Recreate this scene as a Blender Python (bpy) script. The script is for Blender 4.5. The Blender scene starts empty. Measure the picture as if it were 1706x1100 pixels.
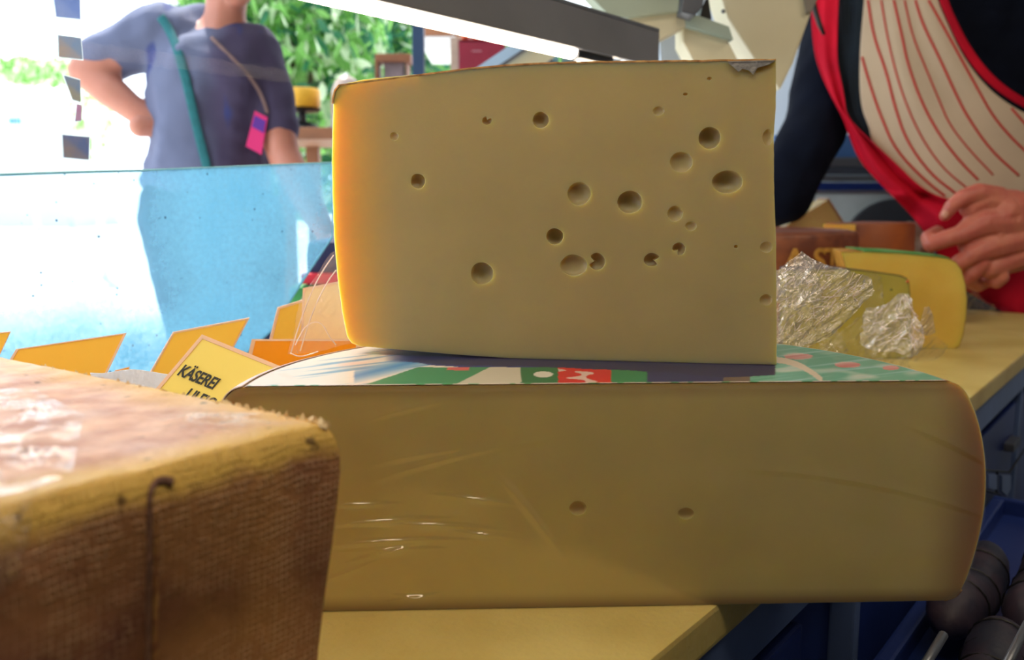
import bpy, bmesh, math, random
from mathutils import Vector, Matrix, noise
R_ = random.Random(7)
C = bpy.context.scene.collection
PI = math.pi
# ------------------------------------------------------------------ camera
F, PITCH, CH = 1500.0, math.radians(8.3), 0.277
cd = bpy.data.cameras.new('camera'); cam = bpy.data.objects.new('camera', cd); C.objects.link(cam)
cam.location = (0, 0, CH); cam.rotation_euler = (PI/2 - PITCH, 0, 0)
cd.sensor_width = 36; cd.lens = 36*F/1706; cd.clip_start = 0.02; cd.clip_end = 200
cd.dof.use_dof = True; cd.dof.focus_distance = 0.72; cd.dof.aperture_fstop = 7.0
sc = bpy.context.scene; sc.camera = cam
sc.view_settings.view_transform = 'Standard'; sc.view_settings.look = 'None'
sc.view_settings.gamma = 1; sc.view_settings.use_curve_mapping = False
sc.view_settings.exposure = 0.0
sc.cycles.transparent_max_bounces = 24
sc.cycles.max_bounces = 10
# ------------------------------------------------------------------ sky, sun, added fill lights
w = bpy.data.worlds.new('world'); sc.world = w; w.use_nodes = True
bg = w.node_tree.nodes['Background']; bg.inputs[0].default_value = (0.87, 0.94, 1.0, 1); bg.inputs[1].default_value = 3.0
sd = bpy.data.lights.new('sun', 'SUN'); sun = bpy.data.objects.new('sun', sd); C.objects.link(sun)
sd.energy = 8.0; sd.angle = 0.02; sd.color = (1, 0.96, 0.88)
sun.rotation_euler = Vector((0.25, -0.45, -0.86)).to_track_quat('-Z', 'Y').to_euler()
def area(name, loc, target, size, sizey, power, col):
    l = bpy.data.lights.new(name, 'AREA'); o = bpy.data.objects.new(name, l); C.objects.link(o)
    l.shape = 'RECTANGLE'; l.size = size; l.size_y = sizey; l.energy = power; l.color = col
    o.location = loc; o.rotation_euler = (Vector(target)-Vector(loc)).to_track_quat('-Z', 'Y').to_euler()
    return o
area('added_fill_light', (0.1, 0.0, 1.25), (0.1, 0.75, 0.1), 0.9, 0.3, 8.0, (1.0, 0.82, 0.58))  # unseen fill light added to brighten the cheese fronts
area('added_fill_light', (1.3, 1.0, 1.3), (1.1, 1.9, 0.1), 0.9, 0.3, 7.0, (1.0, 0.84, 0.64))  # second unseen fill light, added over the far end of the counter

# ------------------------------------------------------------------ projection helpers (photo pixels -> places in the stall)
cp, sp = math.cos(PITCH), math.sin(PITCH)
CAM = Vector((0, 0, CH))
def ray(u, v):
    x = (u-853)/F; y = -(v-550)/F
    return Vector((x, cp + y*sp, -sp + y*cp))
def P(u, v, Y):
    r = ray(u, v); return CAM + r*(Y/r.y)
def PZ(u, v, z):
    r = ray(u, v); return CAM + r*((z-CH)/r.z)
def PP(u, v, o, n):
    r = ray(u, v); return CAM + r*((o-CAM).dot(n)/r.dot(n))
def proj(p):
    d = p-CAM; dep = d.y*cp - d.z*sp; up = d.y*sp + d.z*cp
    return 853 + F*d.x/dep, 550 - F*up/dep
E0 = Vector((0.106, 0.54, 0)); EV = Vector((0.6101, 0.7923, 0)); LV = Vector((-0.7923, 0.6101, 0))
def EL(e, l, z): return E0 + EV*e + LV*l + Vector((0, 0, z))

# ------------------------------------------------------------------ materials
def lin(c):
    return tuple(((x/255)/12.92 if x/255 <= .04045 else ((x/255+.055)/1.055)**2.4) for x in c)
def mat(name, col=(200, 200, 200), rough=.5, metal=0, noise_amt=0, nscale=20, bump=0, bscale=80, sss=0, srad=(1, .5, .2), sscale=.01, trans=0, emit=None, estr=0, spec=.5, col2=None, coat=0):
    m = bpy.data.materials.new(name); m.use_nodes = True; nt = m.node_tree; N = nt.nodes; L = nt.links
    b = N['Principled BSDF']
    c1 = (*lin(col), 1)
    b.inputs['Base Color'].default_value = c1
    b.inputs['Roughness'].default_value = rough; b.inputs['Metallic'].default_value = metal
    b.inputs['Specular IOR Level'].default_value = spec; b.inputs['Coat Weight'].default_value = coat
    tc = N.new('ShaderNodeTexCoord')
    if noise_amt or col2:
        n = N.new('ShaderNodeTexNoise'); n.inputs['Scale'].default_value = nscale; n.inputs['Detail'].default_value = 6
        L.new(tc.outputs['Object'], n.inputs['Vector'])
        mx = N.new('ShaderNodeMix'); mx.data_type = 'RGBA'
        if col2: c2 = (*lin(col2), 1)
        else: c2 = tuple(x*(1-noise_amt) for x in c1[:3])+(1,)
        rp = N.new('ShaderNodeMapRange'); rp.inputs[1].default_value = .35; rp.inputs[2].default_value = .65
        L.new(n.outputs['Fac'], rp.inputs[0]); L.new(rp.outputs[0], mx.inputs[0])
        mx.inputs[6].default_value = c1; mx.inputs[7].default_value = c2
        L.new(mx.outputs[2], b.inputs['Base Color'])
    if bump:
        n2 = N.new('ShaderNodeTexNoise'); n2.inputs['Scale'].default_value = bscale; n2.inputs['Detail'].default_value = 5
        L.new(tc.outputs['Object'], n2.inputs['Vector'])
        bp = N.new('ShaderNodeBump'); bp.inputs['Strength'].default_value = bump; bp.inputs['Distance'].default_value = .002
        L.new(n2.outputs['Fac'], bp.inputs['Height']); L.new(bp.outputs[0], b.inputs['Normal'])
    if sss:
        b.inputs['Subsurface Weight'].default_value = sss; b.inputs['Subsurface Radius'].default_value = srad
        b.inputs['Subsurface Scale'].default_value = sscale
    if emit:
        b.inputs['Emission Color'].default_value = (*lin(emit), 1); b.inputs['Emission Strength'].default_value = estr
    if trans:
        t = N.new('ShaderNodeBsdfTranslucent'); t.inputs[0].default_value = c1
        ms = N.new('ShaderNodeMixShader'); ms.inputs[0].default_value = trans
        L.new(b.outputs[0], ms.inputs[1]); L.new(t.outputs[0], ms.inputs[2]); L.new(ms.outputs[0], N['Material Output'].inputs[0])
    return m

def paste_mat(name, base, edge, axis, a0, a1, sscale=.02, film=False, zband=None, rough=.45, zcol=(120, 96, 58)):
    """cheese paste: colour deepens towards the rind; upright piece also has glow and shade painted in (object-space distance from the rim)"""
    m = mat(name, base, rough, sss=1.0, srad=(1, .62, .16), sscale=sscale, spec=.35)
    nt = m.node_tree; N = nt.nodes; L = nt.links; b = N['Principled BSDF']
    tc = N.new('ShaderNodeTexCoord'); sx = N.new('ShaderNodeSeparateXYZ'); L.new(tc.outputs['Object'], sx.inputs[0])
    n = N.new('ShaderNodeTexNoise'); n.inputs['Scale'].default_value = 14; n.inputs['Detail'].default_value = 4
    L.new(tc.outputs['Object'], n.inputs['Vector'])
    ax = N.new('ShaderNodeMath'); ax.operation = 'ABSOLUTE' if axis == 'absx' else 'ADD'; ax.inputs[1].default_value = 0
    L.new(sx.outputs[0], ax.inputs[0])
    mr = N.new('ShaderNodeMapRange'); mr.interpolation_type = 'SMOOTHERSTEP'; mr.inputs[1].default_value = a0; mr.inputs[2].default_value = a1
    L.new(ax.outputs[0], mr.inputs[0]); fac = mr.outputs[0]; zs = []
    if zband:
        for (z0, z1) in zband:
            mz = N.new('ShaderNodeMapRange'); mz.interpolation_type = 'SMOOTHSTEP'; mz.inputs[1].default_value = z0; mz.inputs[2].default_value = z1
            L.new(sx.outputs[2], mz.inputs[0])
            zs.append(mz.outputs[0])
    mx = N.new('ShaderNodeMix'); mx.data_type = 'RGBA'; L.new(fac, mx.inputs[0])
    mx.inputs[6].default_value = (*lin(base), 1); mx.inputs[7].default_value = (*lin(edge), 1)
    for z_ in zs:
        m3 = N.new('ShaderNodeMix'); m3.data_type = 'RGBA'; L.new(z_, m3.inputs[0]); L.new(mx.outputs[2], m3.inputs[6]); m3.inputs[7].default_value = (*lin(zcol), 1); mx = m3
    mv = N.new('ShaderNodeMix'); mv.data_type = 'RGBA'; mv.blend_type = 'MULTIPLY'; mv.inputs[0].default_value = 1
    mr2 = N.new('ShaderNodeMapRange'); mr2.inputs[3].default_value = .86; mr2.inputs[4].default_value = 1.1
    L.new(n.outputs['Fac'], mr2.inputs[0]); L.new(mx.outputs[2], mv.inputs[6]); L.new(mr2.outputs[0], mv.inputs[7])
    L.new(mv.outputs[2], b.inputs['Base Color'])
    n2 = N.new('ShaderNodeTexNoise'); n2.inputs['Scale'].default_value = 60; n2.inputs['Detail'].default_value = 8
    L.new(tc.outputs['Object'], n2.inputs['Vector'])
    bp = N.new('ShaderNodeBump'); bp.inputs['Strength'].default_value = .25; bp.inputs['Distance'].default_value = .002
    L.new(n2.outputs['Fac'], bp.inputs['Height']); L.new(bp.outputs[0], b.inputs['Normal'])
    return m

def film_mat(name, white=.12, gloss=.25, bscale=60, bump=.6, stretch=(1, 1, 1), rough=.12, tint=(255, 250, 248), mask=None, gmin=.12, gmax=2.6):
    m = bpy.data.materials.new(name); m.use_nodes = True; nt = m.node_tree; N = nt.nodes; L = nt.links
    N.remove(N['Principled BSDF']); out = N['Material Output']
    tc = N.new('ShaderNodeTexCoord'); mp = N.new('ShaderNodeMapping'); mp.inputs['Scale'].default_value = stretch
    L.new(tc.outputs['Object'], mp.inputs[0])
    n = N.new('ShaderNodeTexNoise'); n.inputs['Scale'].default_value = bscale; n.inputs['Detail'].default_value = 5
    L.new(mp.outputs[0], n.inputs['Vector'])
    bp = N.new('ShaderNodeBump'); bp.inputs['Strength'].default_value = bump; bp.inputs['Distance'].default_value = .004
    L.new(n.outputs['Fac'], bp.inputs['Height'])
    tr = N.new('ShaderNodeBsdfTransparent'); tr.inputs[0].default_value = (.97, .97, .97, 1)
    gl = N.new('ShaderNodeBsdfGlossy'); gl.inputs[0].default_value = (*lin(tint), 1); gl.inputs['Roughness'].default_value = rough; L.new(bp.outputs[0], gl.inputs['Normal'])
    tl = N.new('ShaderNodeBsdfTranslucent'); tl.inputs[0].default_value = (*lin(tint), 1)
    df = N.new('ShaderNodeBsdfDiffuse'); df.inputs[0].default_value = (*lin(tint), 1)
    a = N.new('ShaderNodeMixShader'); a.inputs[0].default_value = .5; L.new(tl.outputs[0], a.inputs[1]); L.new(df.outputs[0], a.inputs[2])
    b2 = N.new('ShaderNodeMixShader'); b2.inputs[0].default_value = white; L.new(tr.outputs[0], b2.inputs[1]); L.new(a.outputs[0], b2.inputs[2])
    def masked(sock, tgt):
        if mask is None: L.new(sock, tgt); return
        k = N.new('ShaderNodeMath'); k.operation = 'MULTIPLY'; L.new(sock, k.inputs[0]); L.new(mk, k.inputs[1]); L.new(k.outputs[0], tgt)
    if mask:
        nm = N.new('ShaderNodeTexNoise'); nm.inputs['Scale'].default_value = mask; nm.inputs['Detail'].default_value = 5; L.new(tc.outputs['Object'], nm.inputs['Vector'])
        mk_ = N.new('ShaderNodeMapRange'); mk_.inputs[1].default_value = .46; mk_.inputs[2].default_value = .64; L.new(nm.outputs['Fac'], mk_.inputs[0])
        ge_ = N.new('ShaderNodeAttribute'); ge_.attribute_name = 'UVMap'
        mk = mk_.outputs[0]
        vv = N.new('ShaderNodeValue'); vv.outputs[0].default_value = white; masked(vv.outputs[0], b2.inputs[0])
    lw = N.new('ShaderNodeLayerWeight'); lw.inputs[0].default_value = .35; L.new(bp.outputs[0], lw.inputs[1])
    mr = N.new('ShaderNodeMapRange'); mr.inputs[3].default_value = gloss*gmin; mr.inputs[4].default_value = min(1, gloss*gmax); L.new(lw.outputs['Fresnel'], mr.inputs[0])
    c2 = N.new('ShaderNodeMixShader'); masked(mr.outputs[0], c2.inputs[0]); L.new(b2.outputs[0], c2.inputs[1]); L.new(gl.outputs[0], c2.inputs[2])
    L.new(c2.outputs[0], out.inputs[0])
    return m

M = {}
M['steel'] = mat('brushed_steel', (150, 152, 158), .38, .85, noise_amt=.15, nscale=6, bump=.1, bscale=200)
M['steel_dark'] = mat('dark_steel', (92, 96, 108), .45, .6, noise_amt=.2, nscale=8)
M['navy'] = mat('navy_panel', (28, 50, 120), .4, .1, noise_amt=.35, nscale=5, bump=.1, bscale=60)
M['navy_light'] = mat('navy_trim', (98, 120, 168), .4, .2, noise_amt=.2, nscale=9)
M['beige'] = mat('beige_plastic', (206, 198, 172), .5, noise_amt=.06, nscale=10)
M['beige2'] = mat('pale_green_sheet', (168, 178, 160), .5, noise_amt=.1, nscale=7)
M['white'] = mat('white_plastic', (225, 226, 226), .5, noise_amt=.05, nscale=10)
M['wall'] = mat('pale_wall', (178, 190, 205), .7, noise_amt=.1, nscale=3)
M['ceil'] = mat('ceiling_paint', (120, 118, 112), .8, noise_amt=.08, nscale=3)
M['black'] = mat('black_metal', (22, 22, 26), .5, .2, noise_amt=.2)
M['wood'] = mat('brown_wood', (146, 92, 58), .6, noise_amt=.35, nscale=9, bump=.2)
M['board'] = mat('cream_cutting_board', (212, 192, 122), .42, col2=(196, 172, 100), nscale=9, bump=.35, bscale=190, sss=.25, sscale=.01, spec=.35)
M['paving'] = mat('pale_paving', (215, 215, 210), .8, noise_amt=.1, nscale=1.5)
M['floor'] = mat('dark_floor', (48, 50, 58), .6, noise_amt=.3, nscale=3)
M['leafa'] = mat('leaf_fresh', (146, 200, 112), .5, trans=.65, noise_amt=.3, nscale=1.2)
M['leafb'] = mat('leaf_dark', (64, 130, 96), .5, trans=.6, noise_amt=.3, nscale=1.2)
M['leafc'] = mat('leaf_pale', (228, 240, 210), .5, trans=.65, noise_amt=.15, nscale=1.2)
M['bark'] = mat('bark', (92, 72, 56), .9, noise_amt=.4, nscale=12, bump=.6, bscale=30)
M['skin'] = mat('skin_warm', (200, 122, 100), .48, sss=.5, srad=(1, .35, .2), sscale=.012, col2=(186, 98, 86), nscale=22, bump=.25, bscale=160)
M['skin2'] = mat('skin_customer', (196, 128, 108), .5, sss=.3, srad=(1, .35, .2), sscale=.012, noise_amt=.1, nscale=15, bump=.1, bscale=120)  # the customer's own skin tone
M['hair'] = mat('brown_hair', (80, 56, 40), .6, noise_amt=.4, nscale=60, bump=.6, bscale=120)
M['eye'] = mat('eye_white', (230, 228, 225), .2)
M['shirt_c'] = mat('slate_cotton', (92, 92, 112), .85, col2=(62, 68, 104), nscale=7, bump=.4, bscale=50)
M['trouser'] = mat('denim', (44, 56, 88), .85, noise_amt=.3, nscale=30, bump=.3, bscale=150)
M['black_shirt'] = mat('navy_black_cotton', (9, 16, 34), .9, noise_amt=.3, nscale=12, bump=.4, bscale=60, spec=.15)
M['teal'] = mat('teal_webbing', (24, 104, 112), .8, noise_amt=.2, nscale=60)
M['tan'] = mat('tan_cord', (128, 100, 98), .8, noise_amt=.2, nscale=60)
M['red'] = mat('crimson_cloth', (206, 14, 46), .8, col2=(172, 8, 40), nscale=6, bump=.35, bscale=90, spec=.2)
M['pink'] = mat('magenta_card', (214, 24, 110), .5)
M['purple'] = mat('purple_card', (86, 24, 140), .5)
M['foil'] = mat('silver_foil', (170, 166, 165), .35, .5, noise_amt=.3, nscale=120, bump=.6, bscale=200)
M['shoe'] = mat('dark_leather', (40, 34, 32), .5, noise_amt=.2)

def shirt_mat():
    m = mat('slate_cotton_reflection', (100, 104, 128), .85, bump=.4, bscale=50); nt = m.node_tree; N = nt.nodes; L = nt.links; b = N['Principled BSDF']
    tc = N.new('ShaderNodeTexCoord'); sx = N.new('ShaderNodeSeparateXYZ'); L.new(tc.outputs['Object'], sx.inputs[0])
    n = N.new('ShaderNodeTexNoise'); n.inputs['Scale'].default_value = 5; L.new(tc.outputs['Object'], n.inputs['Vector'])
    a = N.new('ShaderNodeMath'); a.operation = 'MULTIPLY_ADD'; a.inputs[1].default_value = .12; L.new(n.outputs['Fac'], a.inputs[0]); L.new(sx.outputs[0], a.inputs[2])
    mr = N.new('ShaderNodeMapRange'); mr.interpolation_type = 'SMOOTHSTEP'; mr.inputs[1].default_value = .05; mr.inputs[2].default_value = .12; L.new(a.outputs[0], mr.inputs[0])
    mx = N.new('ShaderNodeMix'); mx.data_type = 'RGBA'; L.new(mr.outputs[0], mx.inputs[0]); mx.inputs[6].default_value = (*lin((98, 104, 134)), 1); mx.inputs[7].default_value = (*lin((70, 60, 90)), 1)  # reflection painted into the right half as darker purple
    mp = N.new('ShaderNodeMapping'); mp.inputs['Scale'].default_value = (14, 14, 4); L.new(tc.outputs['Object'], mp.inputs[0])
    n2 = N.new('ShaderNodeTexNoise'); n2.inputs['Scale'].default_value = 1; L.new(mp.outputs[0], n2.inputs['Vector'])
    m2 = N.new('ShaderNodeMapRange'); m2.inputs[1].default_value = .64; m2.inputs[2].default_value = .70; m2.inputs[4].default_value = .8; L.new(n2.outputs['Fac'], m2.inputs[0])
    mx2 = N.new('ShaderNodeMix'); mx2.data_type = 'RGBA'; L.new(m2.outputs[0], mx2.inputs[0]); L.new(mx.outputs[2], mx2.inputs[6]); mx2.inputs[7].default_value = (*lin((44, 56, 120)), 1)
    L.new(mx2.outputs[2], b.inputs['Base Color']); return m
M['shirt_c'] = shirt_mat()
def grad_tag(name, c1, c2, tr=.5):
    return mat(name, c1, .4, trans=tr, col2=c2, nscale=9, coat=.3)
M['tag_orange'] = grad_tag('orange_card', (255, 186, 66), (255, 172, 48))
M['tag_deep'] = grad_tag('deep_orange_card', (255, 160, 30), (252, 148, 20), .4)
M['tag_yellow'] = grad_tag('yellow_card', (255, 236, 130), (255, 228, 110), .35)
M['lam'] = mat('clear_laminate_rim', (250, 222, 200), .25, trans=.4, coat=.5)
M['ink'] = mat('black_ink', (38, 44, 48), .6, noise_amt=.3, nscale=300)

# ------------------------------------------------------------------ object helpers
def tag(o, label=None, cat=None, group=None, kind=None):
    if label: o['label'] = label
    if cat: o['category'] = cat
    if group: o['group'] = group
    if kind: o['kind'] = kind
    return o
def empty(name, loc, label, cat, group=None, rz=0):
    o = bpy.data.objects.new(name, None); C.objects.link(o); o.location = loc; o.rotation_euler = (0, 0, rz)
    o.empty_display_size = .02
    bpy.context.view_layer.update()
    return tag(o, label, cat, group)
def link(name, me, m=None, parent=None, smooth=False, loc=None, angle=None):
    """mesh given in WORLD coordinates; origin moved to loc (or the parent's place)"""
    o = bpy.data.objects.new(name, me)
    C.objects.link(o)
    if m is not None and not me.materials:
        for mm in (m if isinstance(m, (list, tuple)) else [m]): me.materials.append(mm)
    if parent is not None:
        o.parent = parent
        me.transform(world_of(parent).inverted())
    elif loc is not None:
        me.transform(Matrix.Translation(-Vector(loc))); o.location = loc
    if smooth:
        for p in me.polygons: p.use_smooth = True
        if angle: me.set_sharp_from_angle(angle=math.radians(angle))
    return o
def world_of(o):
    m = Matrix.LocRotScale(o.location, o.rotation_euler.to_quaternion(), o.scale)
    return world_of(o.parent) @ m if o.parent else m
def mesh(vs, fs):
    me = bpy.data.meshes.new('m'); me.from_pydata([tuple(v) for v in vs], [], fs); me.update(); return me
def from_bm(bm):
    me = bpy.data.meshes.new('m'); bmesh.ops.recalc_face_normals(bm, faces=bm.faces); bm.to_mesh(me); bm.free(); return me
def obox(c, ax, ay, az, bev=0, seg=2):
    """box with centre c and half-axis vectors"""
    bm = bmesh.new(); c = Vector(c)
    vs = [bm.verts.new(c + ax*sx + ay*sy + az*sz) for sx in (-1, 1) for sy in (-1, 1) for sz in (-1, 1)]
    for f in ((0, 1, 3, 2), (4, 6, 7, 5), (0, 4, 5, 1), (2, 3, 7, 6), (0, 2, 6, 4), (1, 5, 7, 3)): bm.faces.new([vs[i] for i in f])
    bmesh.ops.recalc_face_normals(bm, faces=bm.faces)
    if bev: bmesh.ops.bevel(bm, geom=bm.edges[:], offset=bev, segments=seg, profile=.7, affect='EDGES')
    return from_bm(bm)
X, Y_, Z = Vector((1, 0, 0)), Vector((0, 1, 0)), Vector((0, 0, 1))
def box(x0, x1, y0, y1, z0, z1, bev=0):
    return obox(((x0+x1)/2, (y0+y1)/2, (z0+z1)/2), X*(x1-x0)/2, Y_*(y1-y0)/2, Z*(z1-z0)/2, bev)
def elbox(e0, e1, l0, l1, z0, z1, bev=0):
    return obox(EL((e0+e1)/2, (l0+l1)/2, (z0+z1)/2), EV*(e1-e0)/2, LV*(l1-l0)/2, Z*(z1-z0)/2, bev)
def slab(pts, off, bev=0):
    """prism: outline points (3-D, planar) pushed by vector off"""
    n = len(pts); vs = [Vector(p) for p in pts] + [Vector(p)+off for p in pts]
    bm = bmesh.new(); b = [bm.verts.new(v) for v in vs]
    bm.faces.new(b[:n]); bm.faces.new(b[n:][::-1])
    for i in range(n): bm.faces.new((b[i], b[(i+1) % n], b[n+(i+1) % n], b[n+i]))
    if bev:
        bmesh.ops.recalc_face_normals(bm, faces=bm.faces)
        bmesh.ops.bevel(bm, geom=[e for e in bm.edges], offset=bev, segments=2, profile=.7, affect='EDGES')
    return from_bm(bm)
def loft(loops, closed=True, caps=True):
    n = len(loops[0]); vs = [p for l in loops for p in l]; fs = []
    for k in range(len(loops)-1):
        for i in range(n if closed else n-1):
            j = (i+1) % n; fs.append((k*n+i, k*n+j, (k+1)*n+j, (k+1)*n+i))
    if caps and closed:
        fs.append(tuple(range(n))[::-1]); fs.append(tuple((len(loops)-1)*n+i for i in range(n)))
    return mesh(vs, fs)
def tube(pts, r, n=10, flat=1.0, flatdir=None):
    pts = [Vector(p) for p in pts]; loops = []
    for i, p in enumerate(pts):
        t = (pts[min(i+1, len(pts)-1)]-pts[max(i-1, 0)]).normalized()
        a = (flatdir if flatdir is not None else (Z if abs(t.z) < .9 else X)); s = t.cross(a).normalized(); q = s.cross(t)
        rr = r[i] if isinstance(r, (list, tuple)) else r
        loops.append([p + s*math.cos(2*PI*k/n)*rr + q*math.sin(2*PI*k/n)*rr*flat for k in range(n)])
    return loft(loops)
def lathe(prof, c, n=48, a0=0, a1=2*PI, full=True):
    c = Vector(c); bm = bmesh.new(); rings = []
    steps = n if full else n+1
    for k in range(steps):
        a = a0 + (a1-a0)*k/n
        rings.append([bm.verts.new(c + Vector((math.cos(a)*r, math.sin(a)*r, z))) for r, z in prof])
    for k in range(n):
        A, B = rings[k], rings[(k+1) % steps]
        for i in range(len(prof)-1):
            try: bm.faces.new((A[i], B[i], B[i+1], A[i+1]))
            except ValueError: pass
    if not full:
        bm.faces.new(rings[0]); bm.faces.new(rings[-1][::-1])
    bmesh.ops.remove_doubles(bm, verts=bm.verts[:], dist=1e-6)
    bmesh.ops.dissolve_degenerate(bm, edges=bm.edges[:], dist=1e-6)
    return from_bm(bm)
def resample(pts, step):
    out = []; n = len(pts)
    for i in range(n):
        a, b = pts[i], pts[(i+1) % n]; d = math.dist(a, b); k = max(1, int(round(d/step)))
        for j in range(k): out.append(tuple(a[t]+(b[t]-a[t])*j/k for t in range(len(a))))
    return out
def polyat(poly, t):
    """point at parameter t (0..1) on a polyline by arc length"""
    ds = [math.dist(poly[i], poly[i+1]) for i in range(len(poly)-1)]; s = t*sum(ds)
    for i, d in enumerate(ds):
        if s <= d or i == len(ds)-1:
            f = min(1, s/d if d else 0); return tuple(poly[i][k]+(poly[i+1][k]-poly[i][k])*f for k in range(len(poly[0])))
        s -= d
def smooth_poly(pts, it=2):
    for _ in range(it):
        q = [pts[0]]
        for a, b in zip(pts, pts[1:]):
            q.append(tuple(a[k]*.75+b[k]*.25 for k in range(len(a)))); q.append(tuple(a[k]*.25+b[k]*.75 for k in range(len(a))))
        q.append(pts[-1]); pts = q
    return pts
def evaluated(o):
    dg = bpy.context.evaluated_depsgraph_get(); return bpy.data.meshes.new_from_object(o.evaluated_get(dg), preserve_all_data_layers=True, depsgraph=dg)
def flat_faces(o, n, tol=.9995):
    for p in o.data.polygons:
        if abs(p.normal.dot(n)) > tol: p.use_smooth = False
def inside(p, poly):
    c = False; n = len(poly)
    for i in range(n):
        (x0, y0), (x1, y1) = poly[i], poly[i-1]
        if (y0 > p[1]) != (y1 > p[1]) and p[0] < (x1-x0)*(p[1]-y0)/(y1-y0)+x0: c = not c
    return c
def holed_cap(outline, holes, place, step=.007):
    """flat cut face with round eyes: outline and holes in (s,z); place(s, z, depth) -> point. hole = (cs, cz, r, sx, sz, depth, notch)"""
    from mathutils.geometry import delaunay_2d_cdt
    pts = [Vector(p) for p in outline]; ed = [(i, (i+1) % len(pts)) for i in range(len(pts))]; rims = []
    for (cs, cz, r_, sx, sz, dp, notch) in holes:
        n = 40; rim = []
        for k in range(n):
            a = 2*PI*k/n; q = 1+.05*noise.noise(Vector((math.cos(a)*1.3+cs*90, math.sin(a)*1.3, cz*70)))
            if notch:
                d = abs((a-notch[0]+PI) % (2*PI)-PI)
                if d < notch[1]: q *= .30+.70*(d/notch[1])**2
            rim.append((cs+math.cos(a)*r_*sx*q, cz+math.sin(a)*r_*sz*q))
        b = len(pts); pts += [Vector(p) for p in rim]; ed += [(b+k, b+(k+1) % n) for k in range(n)]; rims.append(rim)
    x0, x1 = min(p[0] for p in outline), max(p[0] for p in outline); z0, z1 = min(p[1] for p in outline), max(p[1] for p in outline)
    bigs = [((h[0], h[1]), h[2]*max(h[3], h[4])+.002) for h in holes]
    y = z0+step*.7
    while y < z1:
        x = x0+step*.7
        while x < x1:
            p = (x+step*.2*math.sin(x*900+y*700), y)
            if inside(p, outline) and all(math.dist(p, c) > q for c, q in bigs): pts.append(Vector(p))
            x += step
        y += step
    v2, _, f2, *_ = delaunay_2d_cdt(pts, ed, [], 0, 1e-7)
    bm = bmesh.new(); vv = [bm.verts.new(place(p.x, p.y, 0)) for p in v2]
    for f in f2:
        c = (sum(v2[i].x for i in f)/3, sum(v2[i].y for i in f)/3)
        if inside(c, outline) and not any(math.dist(c, (h[0], h[1])) < h[2]*1.3 and inside(c, rim) for h, rim in zip(holes, rims)):
            bm.faces.new([vv[i] for i in f])
    for (cs, cz, r_, sx, sz, dp, notch), rim in zip(holes, rims):
        prev = [bm.verts.new(place(x, z, 0)) for x, z in rim]
        for j in range(1, 10):
            ph = PI/2*j/9; k = (math.cos(ph)+(.10*math.sin(2*ph) if dp > .75 else 0)) if j > 1 else .955; d = math.sin(ph)*r_*dp
            if j == 9:
                c = bm.verts.new(place(cs, cz, d))
                for q in range(len(prev)): bm.faces.new((prev[q], prev[(q+1) % len(prev)], c))
            else:
                cur = [bm.verts.new(place(cs+(x-cs)*k, cz+(z-cz)*k, d)) for x, z in rim]
                for q in range(len(prev)): bm.faces.new((prev[q], prev[(q+1) % len(prev)], cur[(q+1) % len(prev)], cur[q]))
                prev = cur
    for v in list(bm.verts):
        if not v.link_faces: bm.verts.remove(v)
    me = bpy.data.meshes.new('cap'); bm.to_mesh(me); bm.free(); return me
def weld(mes):
    bm = bmesh.new()
    for m_ in mes: bm.from_mesh(m_)
    bmesh.ops.remove_doubles(bm, verts=bm.verts[:], dist=2e-5)
    return from_bm(bm)
def remesh_blob(chains, voxel, smooth=6, fold=0, fscale=8):
    """one continuous surface grown round chains of (point, radius | (rx,ry,rz)) stations"""
    bm = bmesh.new()
    tmpl = bmesh.new(); bmesh.ops.create_icosphere(tmpl, subdivisions=2, radius=1)
    tv = [v.co.copy() for v in tmpl.verts]; tf = [[v.index for v in f.verts] for f in tmpl.faces]; tmpl.free()
    vs, fs = [], []
    def put(c, r):
        b = len(vs); vs.extend([(c.x+v.x*r[0], c.y+v.y*r[1], c.z+v.z*r[2]) for v in tv]); fs.extend([[i+b for i in f] for f in tf])
    def r3(r): return Vector(r) if isinstance(r, (tuple, list)) else Vector((r, r, r))
    for ch in chains:
        for (a, ra), (b, rb) in zip(ch, ch[1:]):
            a, b, ra, rb = Vector(a), Vector(b), r3(ra), r3(rb)
            n = max(1, int((b-a).length/(min(min(ra), min(rb))*.35)))
            for i in range(n+1):
                t = i/n; put(a.lerp(b, t), ra.lerp(rb, t))
        if len(ch) == 1: put(Vector(ch[0][0]), r3(ch[0][1]))
    bm.free()
    o = bpy.data.objects.new('tmp', mesh(vs, fs)); C.objects.link(o)
    md = o.modifiers.new('r', 'REMESH'); md.mode = 'VOXEL'; md.voxel_size = voxel
    s = o.modifiers.new('s', 'SMOOTH'); s.factor = .6; s.iterations = smooth
    me = evaluated(o); bpy.data.objects.remove(o)
    if fold:
        me.update()
        nr = [v.normal.copy() for v in me.vertices]
        for v, n in zip(me.vertices, nr):
            q = v.co*fscale
            v.co += n*fold*(noise.noise(Vector((q.x*1.4, q.y*1.4, q.z*.7))) + .5*noise.noise(q*2.3))
    return me
def join(mes):
    bm = bmesh.new()
    for m_ in mes: bm.from_mesh(m_)
    me = bpy.data.meshes.new('j'); bm.to_mesh(me); bm.free(); return me
def solid(me, t):
    o = bpy.data.objects.new('tmp', me); C.objects.link(o)
    md = o.modifiers.new('s', 'SOLIDIFY'); md.thickness = t; md.offset = 0
    r = evaluated(o); bpy.data.objects.remove(o); return r
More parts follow.
